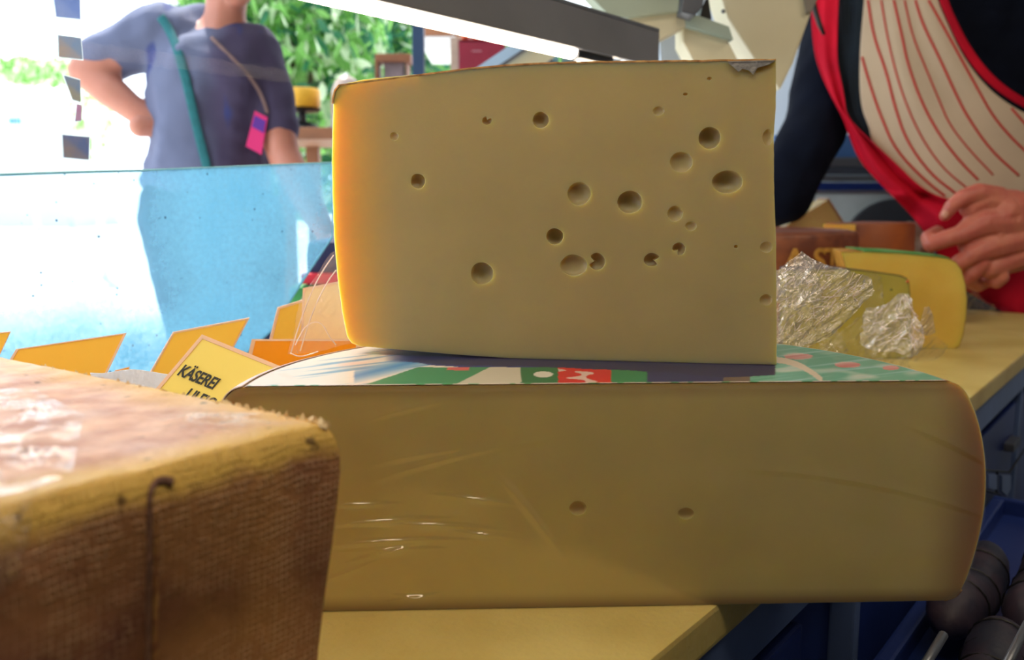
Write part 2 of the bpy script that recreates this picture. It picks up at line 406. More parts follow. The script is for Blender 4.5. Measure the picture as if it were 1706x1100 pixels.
def grid(nu, nv, fn, uvfn=None, colfn=None):
    vs = [fn(i/(nu-1), j/(nv-1)) for j in range(nv) for i in range(nu)]
    fs = [(j*nu+i, j*nu+i+1, (j+1)*nu+i+1, (j+1)*nu+i) for j in range(nv-1) for i in range(nu-1)]
    me = mesh(vs, fs)
    if uvfn:
        uv = me.uv_layers.new(name='UVMap'); val = [uvfn(i/(nu-1), j/(nv-1)) for j in range(nv) for i in range(nu)]
        for l in me.loops: uv.data[l.index].uv = val[l.vertex_index]
    if colfn:
        ca = me.color_attributes.new('print', 'FLOAT_COLOR', 'POINT')
        for i, v in enumerate(vs): ca.data[i].color = (*lin(colfn(Vector(v))), 1)
    return me
def sphere_me(c, r, n=2):
    bm = bmesh.new(); bmesh.ops.create_icosphere(bm, subdivisions=n, radius=1)
    r = r if isinstance(r, (tuple, list)) else (r, r, r)
    for v in bm.verts: v.co = Vector(c)+Vector((v.co.x*r[0], v.co.y*r[1], v.co.z*r[2]))
    return from_bm(bm)

# ================================================================== SETTING
GZ = -0.78
tag(link('ground', box(-40, 40, -6, 60, GZ-.1, GZ-.001), M['paving'], loc=(0, 0, GZ)), 'pale sunlit paving outside the stall', kind='structure')
tag(link('floor', elbox(-2.2, 3.2, -1.9, .80, GZ-.001, GZ+.02), M['floor'], loc=(0, 0, GZ)), 'dark floor inside the stall', kind='structure')
tag(link('ceiling', elbox(-2.3, 3.4, -2.0, 1.6, 1.5, 1.55), M['ceil'], loc=(0, 0, 1.5)), 'stall roof', kind='structure')
tag(link('wall_right', elbox(-2.3, 3.4, -2.0, -1.95, GZ, 1.5), M['ceil'], loc=EL(0, -1.97, GZ)), 'stall wall on the staff side', kind='structure')
tag(link('wall_near', elbox(-2.3, -2.25, -2.0, .9, GZ, 1.5), M['ceil'], loc=EL(-2.25, 0, GZ)), 'stall wall behind the camera', kind='structure')
tag(link('wall_far', elbox(3.0, 3.05, -2.0, 1.6, GZ, 1.5), M['wall'], loc=EL(3, 0, GZ)), 'pale blue grey end wall of the stall', kind='structure')
# corner post of the stall, blue-grey
pc = P(697, 60, 2.75)
tag(link('trim_1', box(pc.x-.017, pc.x+.017, 2.73, 2.77, GZ, 1.5, .003), mat('post_blue', (58, 84, 124), .4, .3, noise_amt=.1), loc=(pc.x, 2.75, GZ)), 'blue grey corner post of the stall', kind='structure')

# counter
bt = empty('serving_counter', EL(.4, .3, GZ), 'long stall counter with steel edge and dark blue cabinet front', 'counter')
link('cabinet_body', elbox(-1.0, 2.0, .035, .72, GZ+.02, -.075), M['navy'], bt)
link('steel_edge', elbox(-1.0, 2.0, .004, .70, -.075, -.031, .002), M['navy_light'], bt)
link('display_deck', elbox(-1.0, 2.0, .46, .74, -.031, -.004, .002), M['steel'], bt)
for i, e in enumerate((-.75, -.2, .42, .92, 1.42)):
    pn = link('door', elbox(e+.02, e+.47, .012, .035, GZ+.12, -.10, .004), M['navy'], bt)
    link('door_frame', elbox(e-.004, e+.014, .008, .035, GZ+.05, -.076, .003), M['navy_light'], pn)
    link('handle', elbox(e+.36, e+.43, -.006, .012, -.17, -.155, .003), M['steel_dark'], pn)
bd = link('cutting_board', elbox(-1.0, 2.0, 0, .455, -.03, 0, .004), M['board'], loc=EL(0.4, .23, 0))
tag(bd, 'long cream plastic cutting board on the counter under the cheeses', 'cutting board')

# ------------------------------------------------------------------ glass of the display
def glass_mat():
    m = bpy.data.materials.new('misted_glass'); m.use_nodes = True; nt = m.node_tree; N = nt.nodes; L = nt.links
    N.remove(N['Principled BSDF'])
    tc = N.new('ShaderNodeTexCoord'); sx = N.new('ShaderNodeSeparateXYZ'); L.new(tc.outputs['Object'], sx.inputs[0])
    n = N.new('ShaderNodeTexNoise'); n.inputs['Scale'].default_value = 160; n.inputs['Detail'].default_value = 4; L.new(tc.outputs['Object'], n.inputs['Vector'])
    n3 = N.new('ShaderNodeTexNoise'); n3.inputs['Scale'].default_value = 9; n3.inputs['Detail'].default_value = 5; L.new(tc.outputs['Object'], n3.inputs['Vector'])
    mixn = N.new('ShaderNodeMath'); mixn.operation = 'MULTIPLY_ADD'; mixn.inputs[1].default_value = .6
    L.new(n.outputs['Fac'], mixn.inputs[0]); L.new(n3.outputs['Fac'], mixn.inputs[2])
    cr = N.new('ShaderNodeMapRange'); cr.inputs[1].default_value = .45; cr.inputs[2].default_value = 1.1; cr.inputs[3].default_value = .34; cr.inputs[4].default_value = 1.0
    L.new(mixn.outputs[0], cr.inputs[0])
    # mist spread mimics sky glow: thin at upper left, thick at bottom and right
    def mrr(o, a, b, c, d):
        n_ = N.new('ShaderNodeMapRange'); n_.interpolation_type = 'SMOOTHSTEP'; L.new(o, n_.inputs[0])
        for i, q in enumerate((a, b, c, d)): n_.inputs[i+1].default_value = q
        return n_.outputs[0]
    mxm = N.new('ShaderNodeMath'); mxm.operation = 'MAXIMUM'
    xm = N.new('ShaderNodeMath'); xm.operation = 'MULTIPLY'; L.new(mrr(sx.outputs[0], -.10, .10, .06, .95), xm.inputs[0]); L.new(mrr(sx.outputs[0], .12, .30, 1, .42), xm.inputs[1]); L.new(xm.outputs[0], mxm.inputs[0]); L.new(mrr(sx.outputs[2], .08, .235, 1.1, .05), mxm.inputs[1])
    mu = N.new('ShaderNodeMath'); mu.operation = 'MULTIPLY'; mu.use_clamp = True; L.new(cr.outputs[0], mu.inputs[0]); L.new(mxm.outputs[0], mu.inputs[1])
    # dirt specks
    vo = N.new('ShaderNodeTexVoronoi'); vo.inputs['Scale'].default_value = 62; L.new(tc.outputs['Object'], vo.inputs['Vector'])
    sp_ = N.new('ShaderNodeMapRange'); sp_.inputs[1].default_value = .06; sp_.inputs[2].default_value = .13; sp_.inputs[3].default_value = 1; sp_.inputs[4].default_value = 0; L.new(vo.outputs['Distance'], sp_.inputs[0])
    vc = N.new('ShaderNodeSeparateColor'); L.new(vo.outputs['Color'], vc.inputs[0])
    th = N.new('ShaderNodeMath'); th.operation = 'GREATER_THAN'; th.inputs[1].default_value = .5; L.new(vc.outputs[0], th.inputs[0])
    spk = N.new('ShaderNodeMath'); spk.operation = 'MULTIPLY'; L.new(sp_.outputs[0], spk.inputs[0]); L.new(th.outputs[0], spk.inputs[1])
    col = N.new('ShaderNodeMix'); col.data_type = 'RGBA'; col.inputs[6].default_value = (*lin((136, 192, 216)), 1); col.inputs[7].default_value = (*lin((20, 50, 80)), 1); L.new(spk.outputs[0], col.inputs[0])
    tr = N.new('ShaderNodeBsdfTransparent'); tr.inputs[0].default_value = (*lin((232, 243, 252)), 1)
    tl = N.new('ShaderNodeBsdfTranslucent'); L.new(col.outputs[2], tl.inputs[0])
    df = N.new('ShaderNodeBsdfDiffuse'); L.new(col.outputs[2], df.inputs[0])
    ad = N.new('ShaderNodeMixShader'); ad.inputs[0].default_value = .25; L.new(tl.outputs[0], ad.inputs[1]); L.new(df.outputs[0], ad.inputs[2])
    ms = N.new('ShaderNodeMixShader'); mo = N.new('ShaderNodeMath'); mo.operation = 'MAXIMUM'; L.new(mu.outputs[0], mo.inputs[0]); sq = N.new('ShaderNodeMath'); sq.operation = 'MULTIPLY'; sq.inputs[1].default_value = .8; L.new(spk.outputs[0], sq.inputs[0]); L.new(sq.outputs[0], mo.inputs[1]); L.new(mo.outputs[0], ms.inputs[0]); L.new(tr.outputs[0], ms.inputs[1]); L.new(ad.outputs[0], ms.inputs[2])
    L.new(ms.outputs[0], N['Material Output'].inputs[0]); return m
gp0 = EL(0, .745, 0)
def GP(u, v): return PP(u, v, gp0, LV)
ge = empty('display_glass', EL(.1, .745, -.004), 'misted bluish glass screen with dirt specks between counter and customer', 'glass screen', rz=math.atan2(EV.y, EV.x))
gl_pts = [GP(-260, 300), GP(120, 287), GP(240, 284), GP(460, 275), GP(556, 271), GP(556, 330), GP(556, 394), GP(505, 470), GP(452, 553), GP(385, 612)]
gl_pts += [EL((gl_pts[-1]-E0).dot(EV)-.02, .745, -.004), EL((gl_pts[0]-E0).dot(EV), .745, -.004)]
link('pane', slab(gl_pts, LV*.005), glass_mat(), ge)
edge_m = mat('glass_edge', (150, 205, 220), .15, trans=.3, coat=.6)
link('pane_edge', tube([p+LV*.0025 for p in gl_pts[:10]], .0016, 6), edge_m, ge)
# clear upper pane with pictures stuck on it
cl = bpy.data.materials.new('clear_glass'); cl.use_nodes = True; nt = cl.node_tree
nt.nodes.remove(nt.nodes['Principled BSDF'])
a_ = nt.nodes.new('ShaderNodeBsdfTransparent'); a_.inputs[0].default_value = (.97, .99, 1, 1); b_ = nt.nodes.new('ShaderNodeBsdfGlossy'); b_.inputs['Roughness'].default_value = .01
c_ = nt.nodes.new('ShaderNodeMixShader'); c_.inputs[0].default_value = .001
nt.links.new(a_.outputs[0], c_.inputs[1]); nt.links.new(b_.outputs[0], c_.inputs[2]); nt.links.new(c_.outputs[0], nt.nodes['Material Output'].inputs[0])
up0 = EL(0, .80, 0)
uw = empty('upper_glass', EL(.1, .80, .3), 'clear upper glass pane of the stall front with little pictures stuck on it', 'glass pane')
link('pane', elbox(-.8, 1.3, .80, .804, .30, 1.3), cl, uw)
link('frame', elbox(-.8, 1.3, .792, .812, 1.29, 1.33, .003), M['steel'], uw)
def photo_mat(i, c1, c2):
    return mat('picture_print', c1, .5, trans=.55, col2=c2, nscale=28)
pics = [((88, -8), (131, -6), (132, 32), (93, 28), (110, 150, 215), (150, 180, 225)),
        ((96, 59), (133, 64), (136, 99), (97, 95), (110, 160, 205), (190, 172, 130)),
        ((105, 126), (132, 134), (133, 170), (120, 166), (105, 150, 200), (190, 180, 90)),
        ((127, 174), (135, 176), (134, 201), (124, 202), (190, 150, 190), (200, 180, 210)),
        ((103, 225), (147, 229), (146, 266), (105, 262), (90, 130, 190), (180, 165, 125))]
pl = ['topmost small blue picture stuck on upper glass at far left', 'small blue and yellow picture on upper glass beside the elbow of the customer',
      'narrow blue and yellow picture with torn corner on upper glass', 'tiny pale pink picture strip on upper glass', 'lowest and widest small picture on upper glass with white border']
for i, (a, b, c, d, c1, c2) in enumerate(pics):
    q = [PP(*p, up0, LV)-LV*.0015 for p in (a, b, c, d)]
    cen = sum(q, Vector())/4
    o = link('picture_card', slab(q, -LV*.0008), photo_mat(i, c1, c2), loc=cen)
    tag(o, pl[i], 'picture', 'little pictures on the upper glass')
    q2 = [cen + (p-cen)*1.10 for p in q]
    link('border', slab([p+LV*.0008 for p in q2], -LV*.0006), mat('white_paper', (235, 245, 250), .6, trans=.6), o)

# ------------------------------------------------------------------ outside: trees, house, table
def leaf_cloud(n, fn, size, rnd, droop=.5):
    vs, fs = [], []
    for _ in range(n):
        c = fn(rnd); s = size*rnd.uniform(.6, 1.4)
        d = Vector((rnd.gauss(0, .6), rnd.gauss(0, .6), -droop+rnd.gauss(0, .5))).normalized()
        q = d.cross(Vector((rnd.gauss(0, 1), rnd.gauss(0, 1), rnd.gauss(0, .4)))).normalized(); nn = d.cross(q)*.12*s
        b = len(vs)
        vs += [c-d*s, c-d*s*.3+q*s*.38+nn, c+d*s*.35+q*s*.33+nn, c+d*s, c+d*s*.35-q*s*.33+nn, c-d*s*.3-q*s*.38+nn]
        fs += [(b, b+1, b+2, b+3), (b, b+3, b+4, b+5)]
    return mesh(vs, fs)
def ell(c, r):
    def f(rnd):
        while True:
            p = Vector((rnd.uniform(-1, 1), rnd.uniform(-1, 1), rnd.uniform(-1, 1)))
            if .25 < p.length < 1: return Vector(c)+Vector((p.x*r[0], p.y*r[1], p.z*r[2]))
    return f
def tree(u, v, Y, r, n, size, mats, label, seed, trunk_r=.07):
    c = P(u, v, Y); rnd = random.Random(seed)
    t = empty('leafy_tree', (c.x, c.y, GZ), label, 'tree', 'trees outside the stall')
    pts = [Vector((c.x+.1*math.sin(k*1.3+seed), c.y, GZ+(c.z+r[2]*.5-GZ)*k/8)) for k in range(9)]
    bk = M['bark'] if Y < 20 else M.setdefault('bark2', mat('hazed_bark', (225, 222, 215), .9, noise_amt=.1, nscale=9))  # far trunks paled to paint in the overexposed haze
    link('trunk', tube(pts, [trunk_r*(1-.09*k) for k in range(9)], 12), bk, t, True)
    for k in range(5):
        a = rnd.uniform(0, 6.28); s = pts[4+k % 4]
        link('branch', tube([s, s+Vector((math.cos(a)*r[0]*.3, math.sin(a)*r[1]*.3, .3)), s+Vector((math.cos(a)*r[0]*.7, math.sin(a)*r[1]*.7, .5))], [trunk_r*.4, trunk_r*.25, .01], 8), bk, t, True)
    for k, (m_, fr) in enumerate(mats):
        f = link('foliage', leaf_cloud(int(n*fr), ell(c, r), size, rnd), M[m_], t); f['kind'] = 'stuff'
tree(470, 90, 5.2, (.62, .5, .95), 5200, .055, (('leafa', .5), ('leafb', .22), ('leafc', .28)), 'bright green tree with hanging leaves right behind the customer', 1)
tree(620, 60, 6.9, (.60, .5, 1.0), 5600, .05, (('leafa', .38), ('leafb', .5), ('leafc', .12)), 'darker green tree left of the blue corner post', 2)
tree(780, 40, 8.1, (.5, .5, .9), 2600, .055, (('leafa', .6), ('leafb', .3), ('leafc', .1)), 'light green tree seen right of the blue corner post', 3)
tree(540, 190, 9.6, (1.6, .4, .5), 4600, .05, (('leafa', .7), ('leafb', .1), ('leafc', .2)), 'low light green bush row behind the brown table rail', 4, .03)
for k, (u, v) in enumerate(((40, 118), (100, 122))):
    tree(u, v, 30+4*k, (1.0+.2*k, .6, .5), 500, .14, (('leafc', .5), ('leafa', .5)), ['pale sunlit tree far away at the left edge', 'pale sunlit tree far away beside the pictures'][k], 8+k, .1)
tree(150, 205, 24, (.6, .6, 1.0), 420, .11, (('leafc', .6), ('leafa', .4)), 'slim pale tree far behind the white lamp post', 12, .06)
hb = empty('house', (P(40, 200, 36).x, 36, GZ), 'white sunlit house far behind at the left', 'house')
a, b = P(-150, 150, 36), P(110, 150, 36)
link('wall', box(a.x, b.x, 36, 40, GZ, P(0, 160, 36).z), M['white'], hb)
link('roof', slab([(a.x-.2, 35.8, P(0, 160, 36).z), (b.x+.2, 35.8, P(0, 160, 36).z), (b.x+.2, 38, P(0, 128, 38).z), (a.x-.2, 38, P(0, 128, 38).z)], Vector((0, .1, .12))), M['white'], hb)
for u in (20, 31):
    p = P(u, 202, 36); f = link('window', box(p.x-.1, p.x+.1, 35.93, 36.02, p.z-.12, p.z+.12), mat('window_glass', (90, 150, 170), .2), hb)
    link('sill', box(p.x-.13, p.x+.13, 35.88, 36.0, p.z-.15, p.z-.12), M['white'], f)
p = P(159, 215, 12)
o = empty('lamp_post', (p.x, 12, GZ), 'slim white lamp post standing outside left of the customer', 'lamp post')
link('pole', lathe([(0, 0), (.045, 0), (.045, 1.9), (0, 1.9)], (p.x, 12, GZ), 16), M['white'], o, True, angle=40)
link('lantern', lathe([(0, 0), (.08, .02), (.12, .2), (.05, .28), (0, .3)], (p.x, 12, GZ+1.9), 16), M['white'], o, True)

# outside table: rail, scale with cheese, pale lid, wooden rack
t = empty('market_table', P(525, 221, 3.2), 'brown wooden table with broad rail standing outside behind upright cheese', 'table')
a, b = P(440, 212, 3.2), P(1000, 232, 3.2)
link('tabletop', box(a.x, b.x, 3.2, 3.75, b.z, a.z, .004), M['wood'], t)
for xx in (a.x+.06, b.x-.06):
    for yy in (3.25, 3.7): link('leg', box(xx-.025, xx+.025, yy-.025, yy+.025, GZ, b.z, .003), M['wood'], t)
ttop = a.z
c = P(503, 190, 3.35)
s = empty('table_scale', (c.x, 3.35, ttop), 'small black pedestal scale on the outside table under a cheese', 'scale')
zpl = P(503, 181, 3.35).z
link('base', lathe([(0, 0), (.065, 0), (.06, .014), (.03, .03), (0, .032)], (c.x, 3.35, ttop), 28), M['black'], s, True, angle=40)
link('stem', lathe([(0, 0), (.018, 0), (.014, zpl-ttop-.02), (0, zpl-ttop-.02)], (c.x, 3.35, ttop+.015), 16), M['black'], s, True, angle=40)
link('plate', lathe([(0, -.012), (.062, -.012), (.072, 0), (0, 0)], (c.x, 3.35, zpl), 32), M['black'], s, True, angle=40)
yc = P(501, 163, 3.35); h = P(0, 148, 3.35).z-zpl
yw = empty('golden_cheese_round', (yc.x, 3.35, zpl), 'golden yellow cheese wheel sitting on the small black scale outside', 'cheese')
link('rind', lathe([(0, .001), (.064, .001), (.069, .008), (.07, h/2), (.069, h-.008), (.064, h), (0, h)], (yc.x, 3.35, zpl), 40), mat('golden_rind', (236, 176, 40), .5, noise_amt=.25, nscale=20), yw, True, angle=50)
link('paper_seal', lathe([(0, h), (.035, h), (.035, h+.001), (0, h+.001)], (yc.x, 3.35, zpl), 24), M['white'], yw)
dm = P(578, 160, 3.3)
d = empty('dome_lid', (dm.x, 3.3, ttop), 'pale rounded lid on the outside table beside top left of cheese', 'lid')
hh = P(578, 126, 3.3).z-ttop
link('dome', lathe([(.058, 0), (.058, hh*.5), (.054, hh*.72), (.04, hh*.9), (.02, hh*.98), (0, hh)], (dm.x, 3.3, ttop), 32), mat('pale_dome', (160, 138, 126), .3, noise_amt=.1), d, True)
link('knob', sphere_me((dm.x, 3.3, ttop+hh), .01), M['white'], d, True)
link('rim', lathe([(0, 0), (.066, 0), (.066, .01), (0, .01)], (dm.x, 3.3, ttop), 32), M['steel'], d, True, angle=40)
vzt = lambda Y: proj(Vector((0, Y, ttop+.0005)))[1]
r = empty('wooden_rack', (P(654, 150, 3.1).x, 3.4, ttop), 'small brown wooden rack with open slots on the outside table', 'rack')
def pbox(u0, v0, u1, v1, Y, dep, bev=0):
    a, b = P(u0, v0, Y), P(u1, v1, Y); return box(a.x, b.x, Y, Y+dep, min(a.z, b.z), max(a.z, b.z), bev)
zb = 205
link('top_board', pbox(624, 89, 684, 103, 3.4, .1, .003), M['wood'], r)
link('side_post', pbox(624, 103, 632, vzt(3.4), 3.4, .1, .003), M['wood'], r)
link('side_post', pbox(676, 103, 680, vzt(3.4), 3.4, .1, .003), M['wood'], r)
link('middle_panel', pbox(639, 104, 674, vzt(3.42), 3.42, .06, .003), mat('greyed_wood', (140, 124, 128), .6, noise_amt=.3, nscale=30), r)
# red crate, awning, shelf right of post
rc = empty('red_crate', (P(795, 100, 3.0).x, 3.05, ttop), 'dark red crate with pale side panel right of the blue corner post', 'crate')
link('front_panel', pbox(764, 66, 842, 190, 3.25, .02, .002), mat('dark_red_panel', (150, 28, 56), .5, noise_amt=.15), rc)
link('side_panel', pbox(750, 62, 764, vzt(3.25), 3.25, .3, .002), mat('tan_panel', (196, 168, 150), .6, noise_amt=.2), rc)
link('bottom_panel', pbox(764, 190, 842, vzt(3.25), 3.25, .3, .002), M['wood'], rc)
link('lettering', pbox(786, 84, 802, 86, 3.248, .002), mat('pale_print', (190, 130, 140), .6), rc)
link('tray', pbox(764, 66, 842, 70, 3.25, .25, .001), mat('tray_red', (150, 28, 56), .5), rc)
fz = P(0, 66, 3.25).z
for k in range(7):
    u = 775+k*10; pp = P(u, 60, 3.28+.02*(k % 2))
    col = ((232, 92, 40), (236, 210, 200), (224, 60, 30))[k % 3]
    o = link('fruit', sphere_me((pp.x, pp.y, fz+.012), (.013, .013, .0125), 2), mat('fruit_skin', col, .4, noise_amt=.2), loc=(pp.x, pp.y, fz), smooth=True)
    link('stalk', tube([(pp.x, pp.y, fz+.023), (pp.x+.003, pp.y, fz+.030)], .0015, 6), M['leafb'], o)
    tag(o, ('orange fruit at the left end of the row on the red crate', 'pale fruit next to the leftmost orange one on the red crate', 'red fruit third from the left on the red crate', 'orange fruit in the middle of the row on the red crate', 'pale fruit right of the middle orange one on the red crate', 'red fruit second from the right on the red crate', 'orange fruit at the right end of the row on the red crate')[k], 'fruit', 'fruit on the red crate')
aw = empty('awning', P(735, 60, 4.3), 'white awning with brown wooden beam seen right of the blue post', 'awning')
link('beam', pbox(706, 30, 850, 60, 4.3, .1), M['wood'], aw)
link('canvas', pbox(704, 61, 758, 80, 4.25, .5), M['white'], aw)
link('support_post', box(P(752, 0, 4.3).x, P(757, 0, 4.3).x, 4.3, 4.33, GZ, P(0, 60, 4.3).z), M['white'], aw)

# struts of the canopy, shelf
def bar(pts, hw, dep, m, name, parent):
    (u0, v0, Y0), (u1, v1, Y1) = pts; a, b = P(u0, v0, Y0), P(u1, v1, Y1); d = (b-a); s = d.cross(Y_).normalized()
    return link(name, obox((a+b)/2, d/2, s*hw, Y_*dep, .002), m, parent)
st = empty('canopy_strut', P(860, 75, 1.9), 'pale slanting metal strut below the lamp canopy', 'strut')
bar(((700, 190, 1.95), (905, 52, 1.95)), .014, .006, mat('strut_blue', (150, 178, 214), .35, .4), 'rail', st)
bar(((716, 190, 1.94), (915, 56, 1.94)), .003, .008, M['steel_dark'], 'groove', st)
bar(((750, 190, 1.97), (945, 60, 1.97)), .022, .006, M['beige'], 'brace', st)
sh = empty('metal_shelf', P(930, 95, 2.5), 'teal grey metal shelf far behind under the lamp', 'shelf')
link('board', pbox(894, 77, 1040, 84, 2.5, .2, .002), mat('teal_sheet', (120, 168, 176), .4, .2), sh)
link('back_panel', pbox(860, 84, 1000, 170, 2.72, .02, .002), mat('grey_panel', (128, 132, 138), .5, noise_amt=.2), sh)
link('support_post', box(P(912, 0, 2.55).x, P(922, 0, 2.55).x, 2.55, 2.58, GZ, P(0, 84, 2.55).z, .002), M['steel_dark'], sh)
for u in (895, 931): link('green_clip', pbox(u, 79, u+5, 106, 2.49, .01, .002), mat('green_clip', (150, 220, 120), .4), sh)
bar(((930, 190, 2.3), (1040, 78, 2.3)), .02, .01, mat('strut2', (150, 174, 205), .35, .4), 'rail', sh)

# lamp canopy
LP = .5; lp0 = EL(0, LP, 0)
def LPt(u, v, l=LP): return PP(u, v, EL(0, l, 0), LV)
eA = (LPt(540, 0)-E0).dot(EV); pB = LPt(1098, 105); eB = (pB-E0).dot(EV)
zlow = LPt(1010, 93).z; zt = LPt(1000, 24).z
hm = mat('canopy_grey', (128, 130, 142), .45, .25, noise_amt=.2, nscale=5)
lc = empty('lamp_canopy', EL((eA+eB)/2, LP, zlow), 'grey brushed steel lamp canopy with glowing tube above the cheeses', 'lamp')
link('housing', elbox(eA-1.2, eB, LP, LP+.012, zlow+.002, zt, .002), hm, lc)
link('top_plate', elbox(eA-1.2, eB, LP, LP+.10, zt, zt+.006, .002), M['steel'], lc)
eT = (LPt(975, 90)-E0).dot(EV)
tm = mat('glowing_tube', (255, 255, 255), .5, emit=(255, 232, 200), estr=26)
link('tube', tube([EL(eA-1.15, LP+.025, zlow+.002), EL(eT, LP+.025, zlow+.002)], .011, 16), tm, lc, True)
link('end_cap', elbox(eT, eT+.10, LP+.012, LP+.04, zlow-.008, zlow+.008, .003), M['steel_dark'], lc)
for e_ in (eA-.15, eA-.9): link('hanger_rod', tube([EL(e_, LP+.05, zt), EL(e_, LP+.05, 1.5)], .006, 10), M['steel'], lc, True)
eU = (LPt(1008, 98)-E0).dot(EV)
link('tube', tube([EL(eU, LP+.04, zlow-.012), EL(eU+.05, LP+.05, zlow-.014), EL(eU+.10, LP+.05, zlow-.016)], .012, 16), tm, lc, True)

# beige weighing machine hanging above
wm = empty('weighing_machine', P(1150, 40, 1.6), 'beige plastic housing hanging above right end of the lamp canopy', 'machine')
def ppoly(pts, Y, dep, m, name, parent, bev=.002):
    return link(name, slab([P(u, v, Y) for u, v in pts], Vector((0, dep, 0)), bev), m, parent)
ppoly([(930, -60), (1132, -60), (1132, 18), (1045, 29), (1015, 26)], 1.62, .06, M['beige2'], 'sheet', wm)
ppoly([(1045, 29), (1132, 19), (1141, 24), (1143, 44), (1100, 66), (1046, 53)], 1.64, .05, M['beige'], 'bracket', wm)
ppoly([(1132, -60), (1148, -60), (1136, 20), (1130, 18)], 1.60, .04, M['steel'], 'side_strip', wm)
ppoly([(1148, -60), (1184, -60), (1170, 12), (1158, 26), (1135, 20)], 1.58, .05, M['steel_dark'], 'grey_arm', wm)
ppoly([(1170, 10), (1180, -10), (1186, 32), (1166, 28)], 1.66, .04, M['black'], 'shadow_plate', wm)
ppoly([(1138, 42), (1210, 63), (1235, 110), (1160, 110), (1138, 70)], 1.66, .08, M['beige'], 'motor_housing', wm)
ppoly([(1098, 66), (1140, 50), (1158, 110), (1102, 110)], 1.78, .05, mat('blue_grey_sheet', (176, 188, 204), .5, noise_amt=.1), 'lower_sheet', wm)
ppoly([(1136, 20), (1165, 26), (1215, 44), (1222, 66), (1142, 43)], 1.64, .03, mat('green_grey', (150, 166, 160), .5), 'cover_strip', wm)
sc_ = P(1188, 97, 1.655)
link('screw', lathe([(0, -.004), (.007, -.003), (.009, 0), (0, .002)], (0, 0, 0), 16), M['steel_dark'], wm)
scr = wm.children[-1]; scr.data.transform(world_of(wm)); scr.data.transform(Matrix.Translation(sc_) @ Matrix.Rotation(PI/2, 4, 'X')); scr.data.transform(world_of(wm).inverted())
bp_ = empty('display_housing', P(1270, 50, 1.8), 'large plain beige housing panel beside the shoulder of the vendor', 'machine housing')
ppoly([(1176, -80), (1400, -80), (1352, 20), (1322, 105), (1300, 150), (1262, 106), (1212, 30)], 1.8, .10, M['beige'], 'panel', bp_, .006)
ppoly([(1330, -80), (1400, -80), (1352, 20), (1345, 22)], 1.79, .10, mat('dim_plastic', (120, 112, 104), .6), 'side_panel', bp_)
o = P(1205, 19, 1.798); link('screw', sphere_me(o, (.004, .002, .004)), M['steel_dark'], bp_, True)
ppoly([(1232, 78), (1248, 78), (1262, 104), (1240, 108)], 1.9, .02, mat('blue_strip', (90, 150, 220), .4), 'blue_sticker', bp_)

# things behind: rails, slicer
ra = empty('steel_rail_rack', P(1450, 300, 3.2), 'blue steel shelf rails glimpsed between arm and red apron', 'rack')
for v0, v1, m_ in ((262, 277, M['steel']), (277, 291, M['steel_dark']), (292, 303, M['steel']), (304, 318, M['navy'])):
    link('rail', pbox(1290, v0, 1560, v1, 3.2, .06, .004), m_, ra)
link('back_plate', pbox(1290, 225, 1560, 262, 3.26, .02), mat('blue_plate', (90, 130, 190), .4, .3), ra)
link('foot', box(P(1300, 0, 3.2).x, P(1312, 0, 3.2).x, 3.21, 3.25, GZ+.02, P(0, 318, 3.2).z), M['navy'], ra)
sl = empty('slicing_machine', (P(1440, 340, 2.9).x, 3.0, GZ+.02), 'pale machine body with big dark grey disc behind the cheeses', 'slicer')
link('body', box(P(1335, 0, 3.0).x, P(1560, 0, 3.0).x, 3.0, 3.14, GZ+.02, P(0, 319, 3.0).z, .012), mat('pale_body', (196, 206, 208), .4, noise_amt=.08), sl)
link('lip', pbox(1330, 317, 1565, 323, 2.98, .18, .002), M['steel'], sl)
dc = P(1488, 424, 2.96); dr = 92*2.96/F
dme = lathe([(0, -.006), (dr-.004, -.006), (dr, 0), (dr-.004, .006), (0, .006)], (0, 0, 0), 72)
dme.transform(Matrix.Translation(dc) @ Matrix.Rotation(PI/2, 4, 'X')); link('disc', dme, mat('dark_grey_disc', (66, 70, 76), .5, .3, noise_amt=.08), sl, True, angle=40)

# ================================================================== THE CHEESES
ZT = 0.1512
# ---- lower half wheel
LA, LB = PZ(545, 1019, 0), PZ(1400, 1004, 0)
ld = (LB-LA).normalized(); ln = Vector((-ld.y, ld.x, 0))      # ln points away from camera
rz = math.atan2(ld.y, ld.x)
lc0 = PP(1003, 640, LA, ln); lc0.z = 0
def lo(u, v): p = PP(u, v, LA, ln)-lc0; return p.dot(ld), p.z
right = [(1582, 636), (1597, 640), (1608, 650), (1617, 668), (1630, 702), (1639, 745), (1643, 795), (1640, 850), (1629, 905), (1614, 955), (1602, 982), (1590, 996), (1572, 1003)]
prof = [lo(u, v) for u, v in right][::-1]
zoff = prof[-1][1]; ZT = zoff
prof = [(r_, max(0, z_)) for r_, z_ in prof]; prof[0] = (prof[0][0], 0)
prof = smooth_poly(prof, 2)
lw = empty('large_half_cheese', lc0, 'big pale half wheel of cheese in cling film with printed paper top', 'cheese', rz=rz)
def halfwheel(prof, n=90):
    full = [(0, 0)] + prof + [(0, prof[-1][1])]
    rings = []
    for k in range(n+1):
        a = PI*k/n; rings.append([Vector((math.cos(a)*r_, math.sin(a)*r_, z_)) for r_, z_ in full])
    bm = bmesh.new(); bot = bm.verts.new((0, 0, 0)); top = bm.verts.new((0, 0, prof[-1][1]))
    R = [[bm.verts.new(p) for p in ring[1:-1]] for ring in rings]
    for k in range(n):
        A, B = R[k], R[k+1]
        for i in range(len(A)-1): bm.faces.new((A[i], B[i], B[i+1], A[i+1]))
        bm.faces.new((bot, B[0], A[0])); bm.faces.new((top, A[-1], B[-1]))
    return from_bm(bm)
